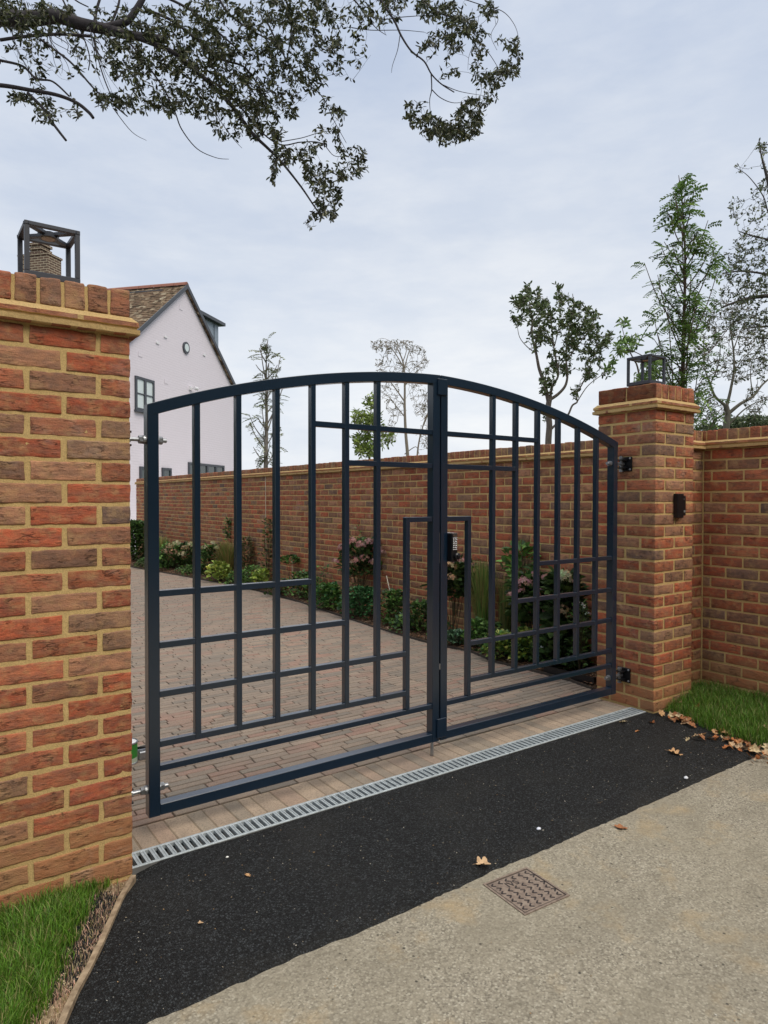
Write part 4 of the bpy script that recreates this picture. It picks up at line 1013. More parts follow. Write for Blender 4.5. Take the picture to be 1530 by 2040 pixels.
def traced_tree(name, label, depth, limbs, clusters, leafL, leafW, cols, bark, twr, per=7, spread=.9, group=None, droop=-.2, dj=.5, bare=0, wob=.25):
    """limbs: ([(x,y[,dd])...], r0, r1); clusters: (x,y,rx,ry,n). Twigs grow from the nearest wood out to every leaf spray."""
    base = limbs[0][0][0]; bp = at(base[0], base[1], depth)
    root = thing(name, label, 'tree', tuple(bp), group)
    wood = MB(); fol = MB(); nodes = []; sc = depth/FPX
    for (pl, r0, r1) in limbs:
        P = [at(q[0], q[1], depth+(q[2] if len(q) > 2 else 0)) for q in pl]; P = smooth_line(P, 6)
        P = [p+Vector(noise.noise_vector(p*2.5/max(.3, depth/6)))*wob*r0*1.2 for p in P]
        n = len(P); wood.tube(P, [r0+(r1-r0)*i/(n-1) for i in range(n)], 8, bark)
        nodes += [(p, r0+(r1-r0)*i/(n-1)) for i, p in enumerate(P)]
    NP = np.array([tuple(p) for p, _ in nodes]); 
    tg = []
    for (cx, cy_, rx, ry, n) in clusters:
        for _ in range(n):
            a = random.uniform(0, 2*PI); r = math.sqrt(random.random()); tg.append(at(cx+rx*r*math.cos(a), cy_+ry*r*math.sin(a), depth+random.uniform(-dj, dj)))
    ds = [float(np.min(np.sum((NP-np.array(tuple(t)))**2, 1))) for t in tg]
    for t in [t for _, t in sorted(zip(ds, tg), key=lambda q: q[0])]:
        d2 = np.sum((NP-np.array(tuple(t)))**2, 1); i = int(np.argmin(d2)); s = Vector(NP[i]); L = (t-s).length
        if L > 1e-3:
            m1 = s.lerp(t, .4)+rvec()*L*.14+Vector((0, 0, L*.06)); m2 = s.lerp(t, .75)+rvec()*L*.10
            wood.tube([s, m1, m2, t], [twr*min(2.6, 1+L/(110*sc)), twr*1.0, twr*.8, twr*.55], 4, bark, cap=False)
            add = [tuple(s.lerp(m1, .6)), tuple(m1), tuple(m2), tuple(t)] if L > 12*sc else [tuple(t)]
            NP = np.vstack([NP, np.array(add)])
        if random.random() < bare: continue
        ax = (t-s).normalized() if L > 1e-3 else rvec()
        for _ in range(max(1, int(random.gauss(per, 1.5)))):
            d = (ax*.5+rvec()*spread+Vector((0, 0, droop))).normalized(); o = t-ax*random.uniform(0, leafL*1.6)
            c = random.choice(cols); k = random.uniform(.6, 1.3); leafq(fol, o, d, rvec(), leafL*random.uniform(.65, 1.15), leafW*random.uniform(.7, 1.1), tuple(q*k for q in c))
    part(wood, 'trunk', M_BARK, root); part(fol, 'crown', M_LEAF, root); return root
OAKC = [(.040, .055, .018), (.060, .075, .024), (.024, .034, .012), (.10, .115, .040), (.15, .15, .09), (.020, .028, .012), (.075, .08, .035)]
D = 6.0
limbs = [([(-420, 900, 1.0), (-400, 500, .6), (-330, 250, .3), (-200, 90, 0), (-60, 45, 0), (40, 40), (110, 32), (160, 46), (215, 58), (262, 70), (330, 82)], .10, .034),
  ([(205, 55), (250, 44), (272, 18), (292, -20), (310, -60)], .035, .022), ([(188, 50), (192, 20), (205, -20)], .014, .010), ([(222, 45), (236, 10), (240, -25)], .012, .008),
  ([(262, 70), (300, 85), (345, 105), (400, 150), (455, 205), (500, 262), (535, 295), (560, 320), (600, 372), (632, 420), (650, 432)], .026, .004),
  ([(-80, 165), (0, 170), (55, 178), (110, 188), (150, 204), (176, 224), (186, 236)], .020, .013), ([(-60, 105), (0, 120), (45, 132), (72, 156), (105, 162), (138, 192)], .013, .007),
  ([(55, 185), (85, 215), (105, 245), (132, 280)], .014, .010), ([(80, 78), (110, 100), (145, 128), (190, 180), (225, 208), (254, 232)], .011, .005),
  ([(0, 80), (60, 72), (120, 68), (180, 72)], .014, .012), ([(185, 75), (205, 150), (225, 200), (235, 228)], .007, .003),
  ([(250, 75), (290, 125), (325, 175), (348, 222), (362, 258), (392, 296), (430, 314), (456, 317)], .009, .002), ([(225, 215), (262, 262), (292, 280)], .004, .0015),
  ([(290, 20), (340, 40), (400, 85), (440, 118), (485, 133), (515, 170), (530, 192)], .014, .006), ([(320, -10), (380, 20), (430, 60), (470, 95), (490, 118)], .012, .006),
  ([(400, 150), (440, 175), (480, 215), (520, 262), (560, 288), (600, 283), (640, 285), (665, 310), (690, 310)], .010, .002), ([(440, 160), (430, 220), (460, 270), (482, 295)], .005, .0015),
  ([(560, 282), (600, 275), (660, 262), (690, 300), (698, 312)], .004, .0015), ([(530, 40), (560, 100), (590, 150), (640, 190), (665, 240), (690, 285)], .008, .002),
  ([(560, -30), (580, 40), (575, 100), (565, 140)], .010, .005), ([(420, -40), (450, 20), (500, 60), (560, 90)], .012, .005),
  ([(640, -40), (700, -5), (728, 30), (740, 45), (752, 58), (770, 70)], .009, .002), ([(728, 30), (765, 38), (800, 34), (860, 30)], .005, .0025), ([(700, 55), (740, 60), (800, 60), (845, 64)], .004, .002),
  ([(735, -50), (760, 2), (785, 40), (800, 72), (820, 102), (845, 122), (860, 148), (880, 168), (905, 184)], .011, .005), ([(859, 148), (860, 178), (856, 200), (858, 232)], .006, .002),
  ([(860, 178), (878, 195), (905, 205), (940, 200)], .005, .0015), ([(797, 70), (792, 100), (782, 130), (780, 145)], .004, .0015), ([(880, 168), (915, 182), (960, 190)], .004, .0015),
  ([(780, -40), (840, 0), (880, 28), (930, 42), (950, 75), (980, 115), (1000, 150)], .007, .002), ([(900, -10), (960, 10), (1000, 22), (1022, 45), (1032, 72), (1030, 100)], .004, .0015), ([(985, 18), (992, 40), (978, 70), (990, 100)], .003, .0015),
  ([(950, 75), (935, 110), (932, 140)], .003, .001), ([(100, -60), (130, 10), (160, 60), (178, 110), (176, 140)], .009, .004), ([(135, -20), (150, 0), (176, 14)], .008, .005)]
cl_ = [(30, 25, 50, 32, 85), (75, 60, 40, 30, 30), (330, 100, 105, 45, 150), (270, 125, 50, 35, 40), (410, 140, 75, 50, 150), (455, 60, 60, 45, 75), (430, 20, 60, 25, 40), (540, 45, 55, 50, 100), (600, 25, 55, 30, 70), (640, 60, 40, 40, 40),
  (560, 120, 50, 45, 95), (480, 190, 55, 38, 90), (540, 210, 45, 38, 60), (610, 150, 35, 45, 40), (300, 195, 70, 25, 45), (235, 205, 35, 18, 24), (205, 192, 22, 16, 10), (335, 205, 45, 20, 35), (60, 195, 42, 16, 22), (92, 225, 26, 22, 22), (55, 120, 50, 36, 24), (150, 225, 12, 14, 7), (160, 120, 50, 40, 9),
  (390, 215, 40, 16, 24), (470, 250, 45, 26, 45), (530, 265, 30, 20, 26), (555, 310, 20, 26, 24), (545, 350, 12, 14, 8), (600, 300, 34, 16, 22), (615, 335, 14, 24, 18), (645, 355, 28, 20, 28), (652, 395, 26, 26, 34), (645, 430, 22, 12, 16), (615, 445, 12, 10, 7),
  (700, 300, 26, 14, 12), (712, 330, 18, 18, 16), (690, 345, 16, 12, 12), (650, 270, 22, 22, 10), (680, 235, 8, 14, 7), (660, 215, 20, 22, 12), (665, 105, 20, 30, 14), (690, 60, 30, 30, 14), (720, 20, 26, 16, 9),
  (845, 12, 14, 14, 14), (880, 22, 34, 20, 42), (920, 48, 26, 16, 26), (945, 62, 24, 14, 16), (878, 85, 24, 24, 22), (905, 95, 12, 18, 9), (895, 140, 14, 8, 6), (842, 95, 6, 10, 5), (825, 210, 16, 10, 8), (815, 230, 12, 12, 7), (855, 248, 28, 18, 34), (888, 265, 32, 20, 60), (925, 250, 24, 26, 44), (935, 215, 22, 20, 22), (955, 230, 14, 14, 12), (962, 195, 24, 12, 10), (950, 262, 14, 5, 6),
  (1012, 82, 18, 14, 11), (1030, 112, 12, 14, 12), (1010, 140, 20, 16, 24), (975, 158, 26, 16, 24), (955, 100, 14, 12, 9), (965, 20, 22, 12, 9), (975, 5, 10, 6, 4), (945, 140, 10, 10, 4)]
cl_ += [(200, 88, 60, 26, 34), (150, 45, 60, 26, 26), (300, 40, 60, 36, 46), (365, 60, 60, 36, 50), (240, 20, 50, 18, 18), (110, 15, 40, 16, 22), (735, 22, 48, 28, 24), (695, 112, 40, 40, 14), (780, 25, 40, 24, 10), (800, 5, 40, 14, 12)]
for i in range(34):     # thin dead shoots hanging from the big limb
    x = random.uniform(20, 560); y = 45+max(0, x-160)*.28+random.uniform(-10, 30); a_ = random.uniform(25, 75); b_ = random.uniform(50, 130)*(.7 if x > 300 else 1); j = random.uniform(-12, 12); dd_ = random.uniform(-.3, .3)
    limbs.append(([(x, y, dd_), (x+a_*.25+j, y+b_*.35, dd_), (x+a_*.6-j, y+b_*.72, dd_), (x+a_, y+b_, dd_)], .0042, .0012))
cl_ = [(a, b, c*1.18, d*1.18, int(e*1.55)) for a, b, c, d, e in cl_]
traced_tree('oak_tree', 'overhanging dark evergreen oak with gnarled limbs and drooping leaf sprays above the gate', D, limbs, cl_, .052, .0195, OAKC, (.055, .05, .055), .0014, 6, 1.0, droop=-.45, bare=.18)

# shrubby tree with twisted stems behind the wall
LC = [(.08, .12, .04), (.10, .15, .05), (.055, .09, .03), (.14, .18, .07)]
limbs = [([(1086, 1100), (1088, 990), (1090, 885), (1093, 845), (1092, 815), (1095, 795)], .075, .05), ([(1093, 800), (1085, 765), (1075, 735), (1070, 705), (1062, 670), (1060, 630), (1052, 590)], .045, .008),
  ([(1095, 800), (1100, 770), (1112, 745), (1105, 700), (1100, 650), (1098, 610)], .03, .006), ([(1094, 797), (1112, 785), (1126, 768), (1130, 745), (1128, 715), (1133, 670), (1142, 620), (1140, 585)], .036, .006),
  ([(1128, 720), (1150, 690), (1172, 660), (1190, 625)], .016, .004), ([(1092, 860), (1108, 845), (1130, 828), (1140, 808), (1150, 800), (1148, 786), (1160, 765), (1172, 740), (1185, 710), (1205, 680)], .026, .007),
  ([(1150, 800), (1170, 770), (1195, 750), (1212, 742)], .012, .004), ([(1070, 705), (1050, 690), (1035, 670), (1030, 640)], .012, .004), ([(1062, 640), (1085, 610), (1090, 590)], .012, .004), ([(1105, 690), (1115, 640), (1112, 580)], .012, .003), ([(1160, 765), (1190, 700), (1215, 675), (1225, 672)], .01, .003)]
cl_ = [(1058, 600, 22, 26, 60), (1075, 640, 22, 40, 70), (1030, 635, 14, 16, 18), (1038, 600, 14, 12, 16), (1090, 650, 18, 36, 44), (1112, 595, 8, 26, 16), (1128, 625, 16, 28, 50), (1130, 680, 18, 26, 44), (1155, 630, 22, 22, 46), (1180, 645, 16, 22, 32), (1165, 680, 26, 22, 44), (1200, 680, 22, 14, 34), (1110, 720, 16, 26, 26), (1135, 730, 14, 20, 18), (1088, 770, 10, 22, 26), (1100, 745, 10, 20, 16), (1180, 715, 20, 14, 28), (1165, 745, 12, 16, 16), (1148, 790, 10, 12, 8), (1088, 830, 8, 14, 6), (1064, 680, 12, 24, 16), (1195, 745, 20, 12, 10)]
limbs = [(q, r0*.62, r1*.7) for q, r0, r1 in limbs]
cl_ = [(a, b-4, c*1.15, d*1.25, int(e*1.15)) for a, b, c, d, e in cl_]
traced_tree('shrubby_tree', 'small tree with twisted pale stems and tufted green leaves above the right gate leaf', 9.0, limbs, cl_,   .066, .026, LC, (.19, .165, .145), .0034, 6, .8, droop=.1, dj=.6, wob=.5)
# bare trees
BC = [(.12, .13, .07), (.09, .10, .05), (.16, .14, .08)]
limbs = [([(818, 1060), (815, 960), (812, 905), (808, 860), (806, 810), (806, 760), (803, 720), (790, 690)], .085, .02), ([(806, 905), (828, 890), (835, 905)], .02, .01), ([(826, 1000), (832, 900), (842, 850), (855, 815), (862, 790)], .04, .012), ([(806, 800), (785, 770), (765, 745), (758, 735)], .03, .008), ([(805, 770), (825, 745), (842, 730)], .03, .006),
  ([(803, 730), (785, 700), (770, 688), (748, 690)], .025, .006), ([(804, 740), (815, 700), (822, 685)], .025, .006), ([(806, 830), (790, 810), (775, 790), (760, 780)], .025, .006), ([(842, 850), (852, 825), (850, 790)], .02, .006), ([(803, 720), (810, 695), (800, 680)], .02, .005)]
cl_ = [(765, 690, 30, 16, 80), (800, 690, 32, 16, 70), (835, 715, 22, 26, 60), (775, 730, 30, 22, 60), (815, 745, 26, 26, 40), (770, 770, 26, 30, 46), (790, 810, 22, 26, 36), (835, 790, 20, 26, 40), (850, 870, 22, 26, 60), (780, 860, 16, 26, 24), (842, 820, 16, 20, 30)]
limbs = [(q, r0*.75, r1*.7) for q, r0, r1 in limbs]
traced_tree('bare_tree', 'nearly bare grey tree seen behind the top of the left gate leaf', 20, limbs, [(a, b, c, d, int(e*1.7)) for a, b, c, d, e in cl_], .07, .03, [(.16, .14, .08), (.20, .17, .10), (.12, .12, .06)], (.27, .235, .19), .0055, 2, .8, droop=0, dj=1.5, bare=.55)
limbs = [([(1448, 1050), (1447, 900), (1447, 850), (1450, 825), (1446, 805)], .085, .06), ([(1446, 808), (1425, 790), (1415, 765), (1405, 740), (1400, 700)], .035, .006), ([(1448, 808), (1455, 780), (1462, 735), (1460, 690), (1455, 650), (1462, 610)], .035, .006), ([(1450, 825), (1475, 805), (1500, 790), (1520, 765), (1550, 740)], .04, .015),
  ([(1448, 850), (1478, 820), (1500, 805), (1525, 795)], .02, .006), ([(1425, 790), (1405, 800), (1392, 830), (1386, 850)], .012, .005), ([(1460, 700), (1475, 660), (1490, 630)], .014, .004), ([(1462, 740), (1485, 710), (1505, 690)], .014, .004), ([(1415, 765), (1430, 730), (1435, 690), (1430, 650)], .014, .004), ([(1405, 740), (1385, 700), (1390, 650)], .012, .004), ([(1500, 790), (1495, 740), (1505, 700)], .014, .004)]
cl_ = [(1400, 660, 28, 50, 100), (1440, 640, 30, 50, 120), (1480, 640, 30, 50, 110), (1510, 690, 24, 60, 90), (1420, 720, 26, 40, 70), (1470, 730, 30, 40, 80), (1400, 800, 24, 40, 50), (1505, 800, 26, 34, 60), (1430, 820, 16, 26, 24)]
limbs = [(q, r0*.68, r1*.6) for q, r0, r1 in limbs]
traced_tree('bare_tree', 'pale stemmed half bare tree just behind the boundary wall at the right edge', 9.5, limbs, [(a, b, c, d, int(e*1.9)) for a, b, c, d, e in cl_], .045, .022, BC+[(.10, .16, .05)], (.21, .20, .165), .0036, 2, .8, droop=0, dj=.8, bare=.5)
# big tree leaning in from the right
limbs = [([(1760, 1100), (1755, 900), (1740, 760), (1700, 690), (1640, 640), (1580, 600), (1540, 575)], .16, .05), ([(1580, 600), (1535, 590), (1490, 595), (1455, 605), (1436, 612)], .035, .006), ([(1640, 640), (1580, 660), (1530, 650), (1480, 655)], .03, .006), ([(1700, 690), (1620, 700), (1560, 680), (1510, 672)], .03, .006),
  ([(1740, 760), (1640, 560), (1580, 470), (1540, 400), (1525, 340), (1515, 290)], .06, .005), ([(1580, 470), (1535, 430), (1520, 390), (1490, 350), (1462, 332)], .012, .002), ([(1600, 500), (1540, 480), (1500, 470), (1470, 460)], .02, .004), ([(1580, 560), (1520, 545), (1470, 540), (1440, 545)], .02, .004), ([(1680, 740), (1600, 745), (1550, 735), (1520, 725)], .02, .005)]
cl_ = [(1520, 290, 14, 16, 20), (1525, 350, 12, 30, 14), (1475, 335, 20, 10, 8), (1515, 385, 18, 18, 14), (1505, 430, 30, 24, 30), (1465, 420, 14, 26, 20), (1495, 480, 36, 26, 70), (1470, 515, 32, 20, 50), (1510, 545, 24, 32, 90), (1455, 545, 24, 16, 40), (1480, 580, 46, 20, 90), (1500, 620, 36, 30, 90), (1470, 640, 26, 20, 30), (1515, 680, 18, 30, 50), (1560, 560, 40, 140, 200), (1515, 735, 16, 22, 20), (1560, 420, 30, 110, 60)]
traced_tree('broadleaf_tree', 'dark branched tree with small leaves leaning in at the right edge', 8.5, limbs, [(a, b, c*1.1, d*1.1, int(e*1.1)) for a, b, c, d, e in cl_], .045, .022, [(.09, .12, .06), (.12, .16, .07), (.06, .08, .05), (.17, .19, .09)], (.08, .07, .065), .0022, 3, .9, droop=0, dj=.8)

# young rowans with pinnate leaves
def rowan(label, bx, top, depth, halfw, nb, cols, leafn, bark=(.14, .10, .08), ll=.14, group='young rowan trees behind the wall', bot=900, taper=.25):
    b0 = at(bx, bot, depth); zb = 0.0; twin = label.startswith('tall'); base = Vector((b0.x, b0.y, zb)); tp = at(bx+random.uniform(-6, 6), top, depth); H = tp.z
    root = thing('rowan_tree', label, 'tree', tuple(base), group); wood = MB(); fol = MB(); sc = depth/FPX
    stem = smooth_line([base+Vector((random.uniform(-.03, .03), random.uniform(-.03, .03), H*i/6)) if 0 < i < 6 else (base if i == 0 else Vector((tp.x, tp.y, H))) for i in range(7)], 5)
    wood.tube(stem, [.045*(depth/8)*(1-i/len(stem))+.004 for i in range(len(stem))], 7, bark)
    z_lo = at(bx, bot, depth).z*.85
    if twin:      # second leaders rising beside the main stem
        for dx_, dz_ in ((-.20, .72), (.22, .60), (.10, .80)):
            wood.tube(smooth_line([base, base+Vector((dx_*.5, dx_*.2, H*.3)), base+Vector((dx_, -dx_*.3, H*dz_))], 5), [.022, .020, .018, .016, .014, .012, .010, .008, .006, .005, .004], 6, bark)
    def pinnate(p, d):
        L = ll*random.uniform(.6, 1.25); d = (d+Vector((0, 0, random.uniform(-.5, .25)))).normalized(); n = 6; s = d.cross(Vector((0, 0, 1))); s = (s if s.length > .1 else Vector((1, 0, 0))).normalized()
        s = (s+rvec()*.5).normalized(); pts = [p+d*L*t+Vector((0, 0, -L*.35*t*t)) for t in (0, .5, 1)]; wood.tube(pts, .0012*depth/8, 3, (.10, .14, .05), cap=False)
        c = random.choice(cols); k = random.uniform(.6, 1.35); c = tuple(q*k for q in c)
        for i in range(1, n+1):
            t = i/n; o = p+d*L*t+Vector((0, 0, -L*.35*t*t))
            for sg in (-1, 1): leafq(fol, o, (s*sg+d*.45+Vector((0, 0, -.25))), Vector((0, 0, 1))+rvec()*.3, L*.33*random.uniform(.7, 1.15), L*.13, c)
    for i in range(nb):
        t = (i+.5)/nb; z = z_lo+(H-z_lo)*t; k = min(len(stem)-1, int(z/H*(len(stem)-1))); p = stem[k].copy(); p.z = z
        w = halfw*sc*(min(1, (1-t)*1.9)*.82+.18)*random.uniform(.35, 1.25)*(1 if t > .12 else .8); a = i*2.4+random.uniform(-.4, .4); out = Vector((math.cos(a), math.sin(a), 0))
        e = p+out*w+Vector((0, 0, w*random.uniform(.9, 2.6))); m_ = p.lerp(e, .5)+out*w*.12; P = smooth_line([p, m_, e], 4)
        wood.tube(P, [.009*(depth/8)*(1-q/len(P)*.7) for q in range(len(P))], 5, bark, cap=False)
        for q in range(int(leafn*(.30+.95*(1-t)))):
            u = random.uniform(.15, 1.0); o = P[int(u*(len(P)-1))]; pinnate(o+rvec()*.03, (out*.7+rvec()*.9+Vector((0, 0, .2))).normalized())
    for q in range(12): pinnate(Vector((tp.x+random.gauss(0, .05), tp.y+random.gauss(0, .05), H-random.uniform(0, .5))), (rvec()+Vector((0, 0, .8))).normalized())
    part(wood, 'trunk', M_BARK, root); part(fol, 'crown', M_LEAF, root)
RC = [(.20, .33, .09), (.15, .27, .07), (.26, .38, .12), (.11, .20, .06)]
rowan('tall fresh green rowan rising behind the far lantern', 1358, 372, 7.5, 68, 74, RC, 13, ll=.165)
rowan('slender sparse young rowan rising above the wall between gate bars on the left', 530, 685, 13, 44, 30, [(.19, .23, .11), (.24, .26, .13), (.14, .18, .08)], 5, (.22, .20, .18), .22)
limbs = [([(1290, 850, 0), (1272, 740), (1262, 715), (1250, 690), (1240, 655)], .012, .003), ([(1300, 720), (1262, 700), (1235, 700)], .006, .003)]
traced_tree('sapling', 'thin sapling with arching leafy shoots left of the far lantern', 7.2, limbs, [(1245, 690, 20, 16, 26), (1262, 680, 16, 18, 20), (1300, 725, 26, 18, 40), (1285, 755, 22, 14, 26), (1240, 640, 10, 6, 7), (1215, 735, 14, 10, 9)], .075, .022, RC, (.12, .10, .08), .002, 6, .8, droop=-.1, dj=.3)
limbs = [([(738, 1000), (736, 915), (732, 880), (736, 840), (742, 800)], .03, .006), ([(734, 890), (750, 880), (765, 860)], .012, .004), ([(733, 880), (715, 860), (705, 830)], .012, .004)]
traced_tree('leafy_sapling', 'yellow green leafy young tree above the wall behind the left gate leaf', 14, limbs, [(738, 800, 10, 18, 26), (730, 840, 18, 20, 60), (745, 840, 16, 20, 40), (722, 880, 22, 20, 70), (765, 870, 22, 22, 46), (712, 830, 10, 16, 18), (735, 900, 24, 12, 30)], .12, .04, [(.22, .30, .06), (.16, .24, .05), (.26, .34, .09)], (.16, .14, .10), .005, 5, .8, droop=0, dj=.5)
limbs = [([(1500, 1000), (1495, 900), (1480, 850), (1470, 838)], .05, .01), ([(1495, 900), (1520, 850), (1540, 835)], .04, .01)]
traced_tree('hedge', 'low grey green hedge top showing over the wall coping at the right edge', 11, limbs, [(1500, 850, 60, 22, 500), (1410, 855, 26, 12, 90), (1560, 845, 30, 26, 120)], .07, .03, [(.09, .13, .06), (.13, .17, .08), (.06, .09, .04)], (.12, .1, .08), .003, 5, .9, droop=0, dj=.8)

# ------------------------------------------------------------------ planting in the bed
def bedpos(px, fr=.5):      # bed position seen at photo column px, fr = how far from the paving edge (0) to the wall (1)
    best = None
    for i in range(400):
        y = .6+i*.035; x = bed_x(y)+(XW-bed_x(y))*fr; d = Vector((x, y, 0))-CAM; q = 765+FPX*d.dot(RGT)/d.dot(FWD)
        if best is None or abs(q-px) < best[0]: best = (abs(q-px), x, y, d.dot(FWD))
    return best[1], best[2], best[3]
def zof(py, d): return CAM.z+(995-py)/FPX*d
def bushy(name, label, px, fr, ytop, wpx, n, leafL, leafW, cols, flowers=None, stems=8, cat='plant', ybot=None, upright=.4, group=None):
    x, y, d = bedpos(px, fr); H = max(.06, zof(ytop, d)); R = wpx/2*d/FPX; zb = .02 if ybot is None else max(.02, zof(ybot, d))
    root = thing(name, label, cat, (x, y, .015), group); st = MB(); fo_ = MB(); tips = []
    X = lambda a: min(a, XW-.02)
    for i in range(stems):
        a = random.uniform(0, 2*PI); r = R*math.sqrt(random.random())*.8; e = Vector((X(x+math.cos(a)*r), y+math.sin(a)*r, zb+(H-zb)*random.uniform(.6, .95))); b0 = Vector((x+random.uniform(-.02, .02), y+random.uniform(-.02, .02), .01))
        st.tube(smooth_line([b0, b0.lerp(e, .5)+rvec()*.02+Vector((0, 0, .02)), e], 3), [.004, .0038, .0035, .003, .0028, .0025, .002], 5, (.10, .085, .05)); tips.append(e)
    for i in range(int(n*.8)):
        a = random.uniform(0, 2*PI); r = R*random.random()**.5; t = random.random()**.75; z = zb+(H-zb)*t; k = (math.sqrt(max(.05, 1-(2*t-1)**2*.75)) if zb > .05 else math.sqrt(max(.06, 1-t*t*.85)))*(1+.35*math.sin(3*a+x*40))
        p = Vector((X(x+math.cos(a)*r*k), y+math.sin(a)*r*k, z)); dd = (Vector((math.cos(a), math.sin(a), upright))+rvec()*.7).normalized()
        c = random.choice(cols); q = random.uniform(.9, 2.9); leafq(fo_, p, dd, Vector((0, 0, 1))+rvec()*.6, leafL*random.uniform(.45, 1.15), leafW*random.uniform(.6, 1.1), tuple(v*q for v in c))
    part(st, 'stem', M_BARK, root); part(fo_, 'foliage', M_LEAF, root)
    if flowers:
        for (fx, fy, fr_px, col, cnt) in flowers:
            dd = d-R*.75-.05; p0 = at(fx, fy, dd); p0.x = min(p0.x, XW-.05); R2 = fr_px*d/FPX; fm = MB()
            st2 = Vector((x, y, .2 if p0.z > .3 else .05)); fm.tube([st2, st2.lerp(p0, .6)+Vector((0, 0, .02)), p0], [.003, .0025, .002], 4, (.08, .10, .04), cap=False)
            for k in range(cnt):
                v = rvec(); v.z = abs(v.z)*.9-.25; c0 = p0+v*R2*random.uniform(.75, 1); s_ = R2*.30*random.uniform(.7, 1.1); c = tuple(q*random.uniform(.75, 1.15) for q in col); n_ = (v+rvec()*.25).normalized(); s1 = n_.cross(rvec()).normalized(); s2 = n_.cross(s1)
                for g_ in range(4):
                    e1 = (s1*math.cos(g_*PI/2)+s2*math.sin(g_*PI/2)); e2 = (s1*math.cos(g_*PI/2+.6)+s2*math.sin(g_*PI/2+.6)); e3 = (s1*math.cos(g_*PI/2-.6)+s2*math.sin(g_*PI/2-.6))
                    fm.add([tuple(c0), tuple(c0+e3*s_*.7), tuple(c0+e1*s_+n_*s_*.2), tuple(c0+e2*s_*.7)], [(0, 1, 2, 3)], c, 0, False)
            part(fm, 'flower_head', M_LEAF, root)
    return root
def tuft(label, px, fr, ytop, wpx, n, cols, group='ornamental grasses in the bed'):
    x, y, d = bedpos(px, fr); H = zof(ytop, d); R = wpx/2*d/FPX; mb = MB()
    for i in range(n):
        a = random.uniform(0, 2*PI); r = R*random.random()**.6; h = H*random.uniform(.6, 1.05); e = Vector((min(XW-.01, x+math.cos(a)*r), y+math.sin(a)*r, h)); b0 = Vector((x+random.uniform(-.04, .04), y+random.uniform(-.04, .04), .01)); m_ = b0.lerp(e, .55)+Vector((0, 0, h*.10)); e.z -= .06*random.random()*h
        w = random.uniform(.0022, .0036)*max(1, d/5); s = Vector((-math.sin(a), math.cos(a), 0))*w; c = random.choice(cols); k = random.uniform(1.0, 2.0); c = tuple(q*k for q in c)
        mb.add([tuple(b0-s), tuple(b0+s), tuple(m_-s), tuple(m_+s), tuple(e-s*.3), tuple(e+s*.3)], [(0, 1, 3, 2), (2, 3, 5, 4)], c, 0, True)
    o = mb.build('ornamental_grass', M_LEAF); o.data.transform(Matrix.Translation((-x, -y, -.015))); o.location = (x, y, .015); tag(o, label, 'ornamental grass', group)
DG = [(.022, .045, .014), (.035, .065, .02), (.05, .085, .025), (.016, .03, .012)]; MG = [(.055, .12, .03), (.08, .16, .035), (.04, .085, .025), (.10, .17, .05)]; YG = [(.20, .26, .05), (.16, .22, .05), (.28, .30, .08), (.12, .17, .04)]; GG = [(.05, .10, .06), (.07, .13, .07), (.04, .07, .045)]
PK = (.48, .26, .25); PE = (.42, .29, .17); CR = (.55, .55, .33); 
bushy('shrub', 'dark leafy shrub at the far left end of the bed beside the near pillar', 268, .5, 1040, 60, 3200, .09, .045, DG+MG[:1], stems=14, ybot=1125)
bushy('hydrangea', 'cream topped hydrangea in the bed behind the left gate stile', 350, .6, 1085, 90, 1100, .10, .055, DG+MG, [(x, y, 9, CR if i % 2 else PE, 26) for i, (x, y) in enumerate([(338, 1088), (352, 1082), (368, 1092), (380, 1086), (345, 1100), (362, 1104), (330, 1098), (390, 1096)])], 12)
tuft('tall yellowing grass clump beside the left gate stile', 316, .5, 1068, 60, 520, [(.16, .19, .06), (.24, .21, .08), (.10, .15, .04)])
bushy('hydrangea', 'small cream hydrangea right of the first gate bar', 418, .7, 1088, 44, 500, .09, .05, DG+MG, [(x, y, 7, CR, 22) for x, y in [(408, 1090), (424, 1082), (432, 1092)]], 8)
tuft('bronze feathery grass clump between second and third gate bars', 455, .55, 1078, 62, 560, [(.24, .18, .07), (.18, .17, .06), (.12, .16, .04)])
bushy('lime_perennial', 'lime yellow leafy perennial at the bed front below the bronze grass', 438, .15, 1122, 50, 320, .08, .07, YG, None, 8)
bushy('climber', 'narrow climbing plant on the wall between the first and second gate bars', 455, .93, 1035, 14, 90, .07, .045, DG+MG, None, 3, ybot=1078)
bushy('shrub', 'brownish green shrub left of the climbing rose', 490, .7, 1072, 34, 420, .07, .035, [(.08, .085, .035), (.06, .07, .03), (.10, .08, .04)], None, 8)
bushy('climbing_rose', 'thin climbing rose trained on the wall by the white cane', 534, .9, 1035, 34, 190, .06, .04, DG+[(.09, .13, .04)], None, 5)
bushy('lime_perennial', 'pale lime foliage mound in front of the white cane', 523, .3, 1136, 34, 150, .08, .075, YG, None, 6)
bushy('low_perennial', 'low dark green perennial at the bed edge under the bronze grass', 480, .15, 1140, 70, 420, .05, .04, DG+MG, None, 8, group='low green perennials')
bushy('standard_shrub', 'small round headed shrub on a pale stem between the third and fourth bars', 578, .7, 1108, 30, 150, .06, .04, MG[:2]+DG[:2], None, 2, ybot=1124)
bushy('low_perennial', 'low green clump between the third and fourth gate bars', 600, .45, 1140, 60, 420, .05, .045, MG+DG, None, 10, group='low green perennials')
bushy('low_perennial', 'dark green low plant at the bed edge behind the second gate bar', 560, .15, 1155, 60, 320, .05, .04, DG, None, 8, group='low green perennials')
bushy('low_perennial', 'upright thin stemmed perennial near the wall left of the pink hydrangea', 640, .6, 1125, 36, 120, .05, .03, MG+DG, None, 8, group='low green perennials')
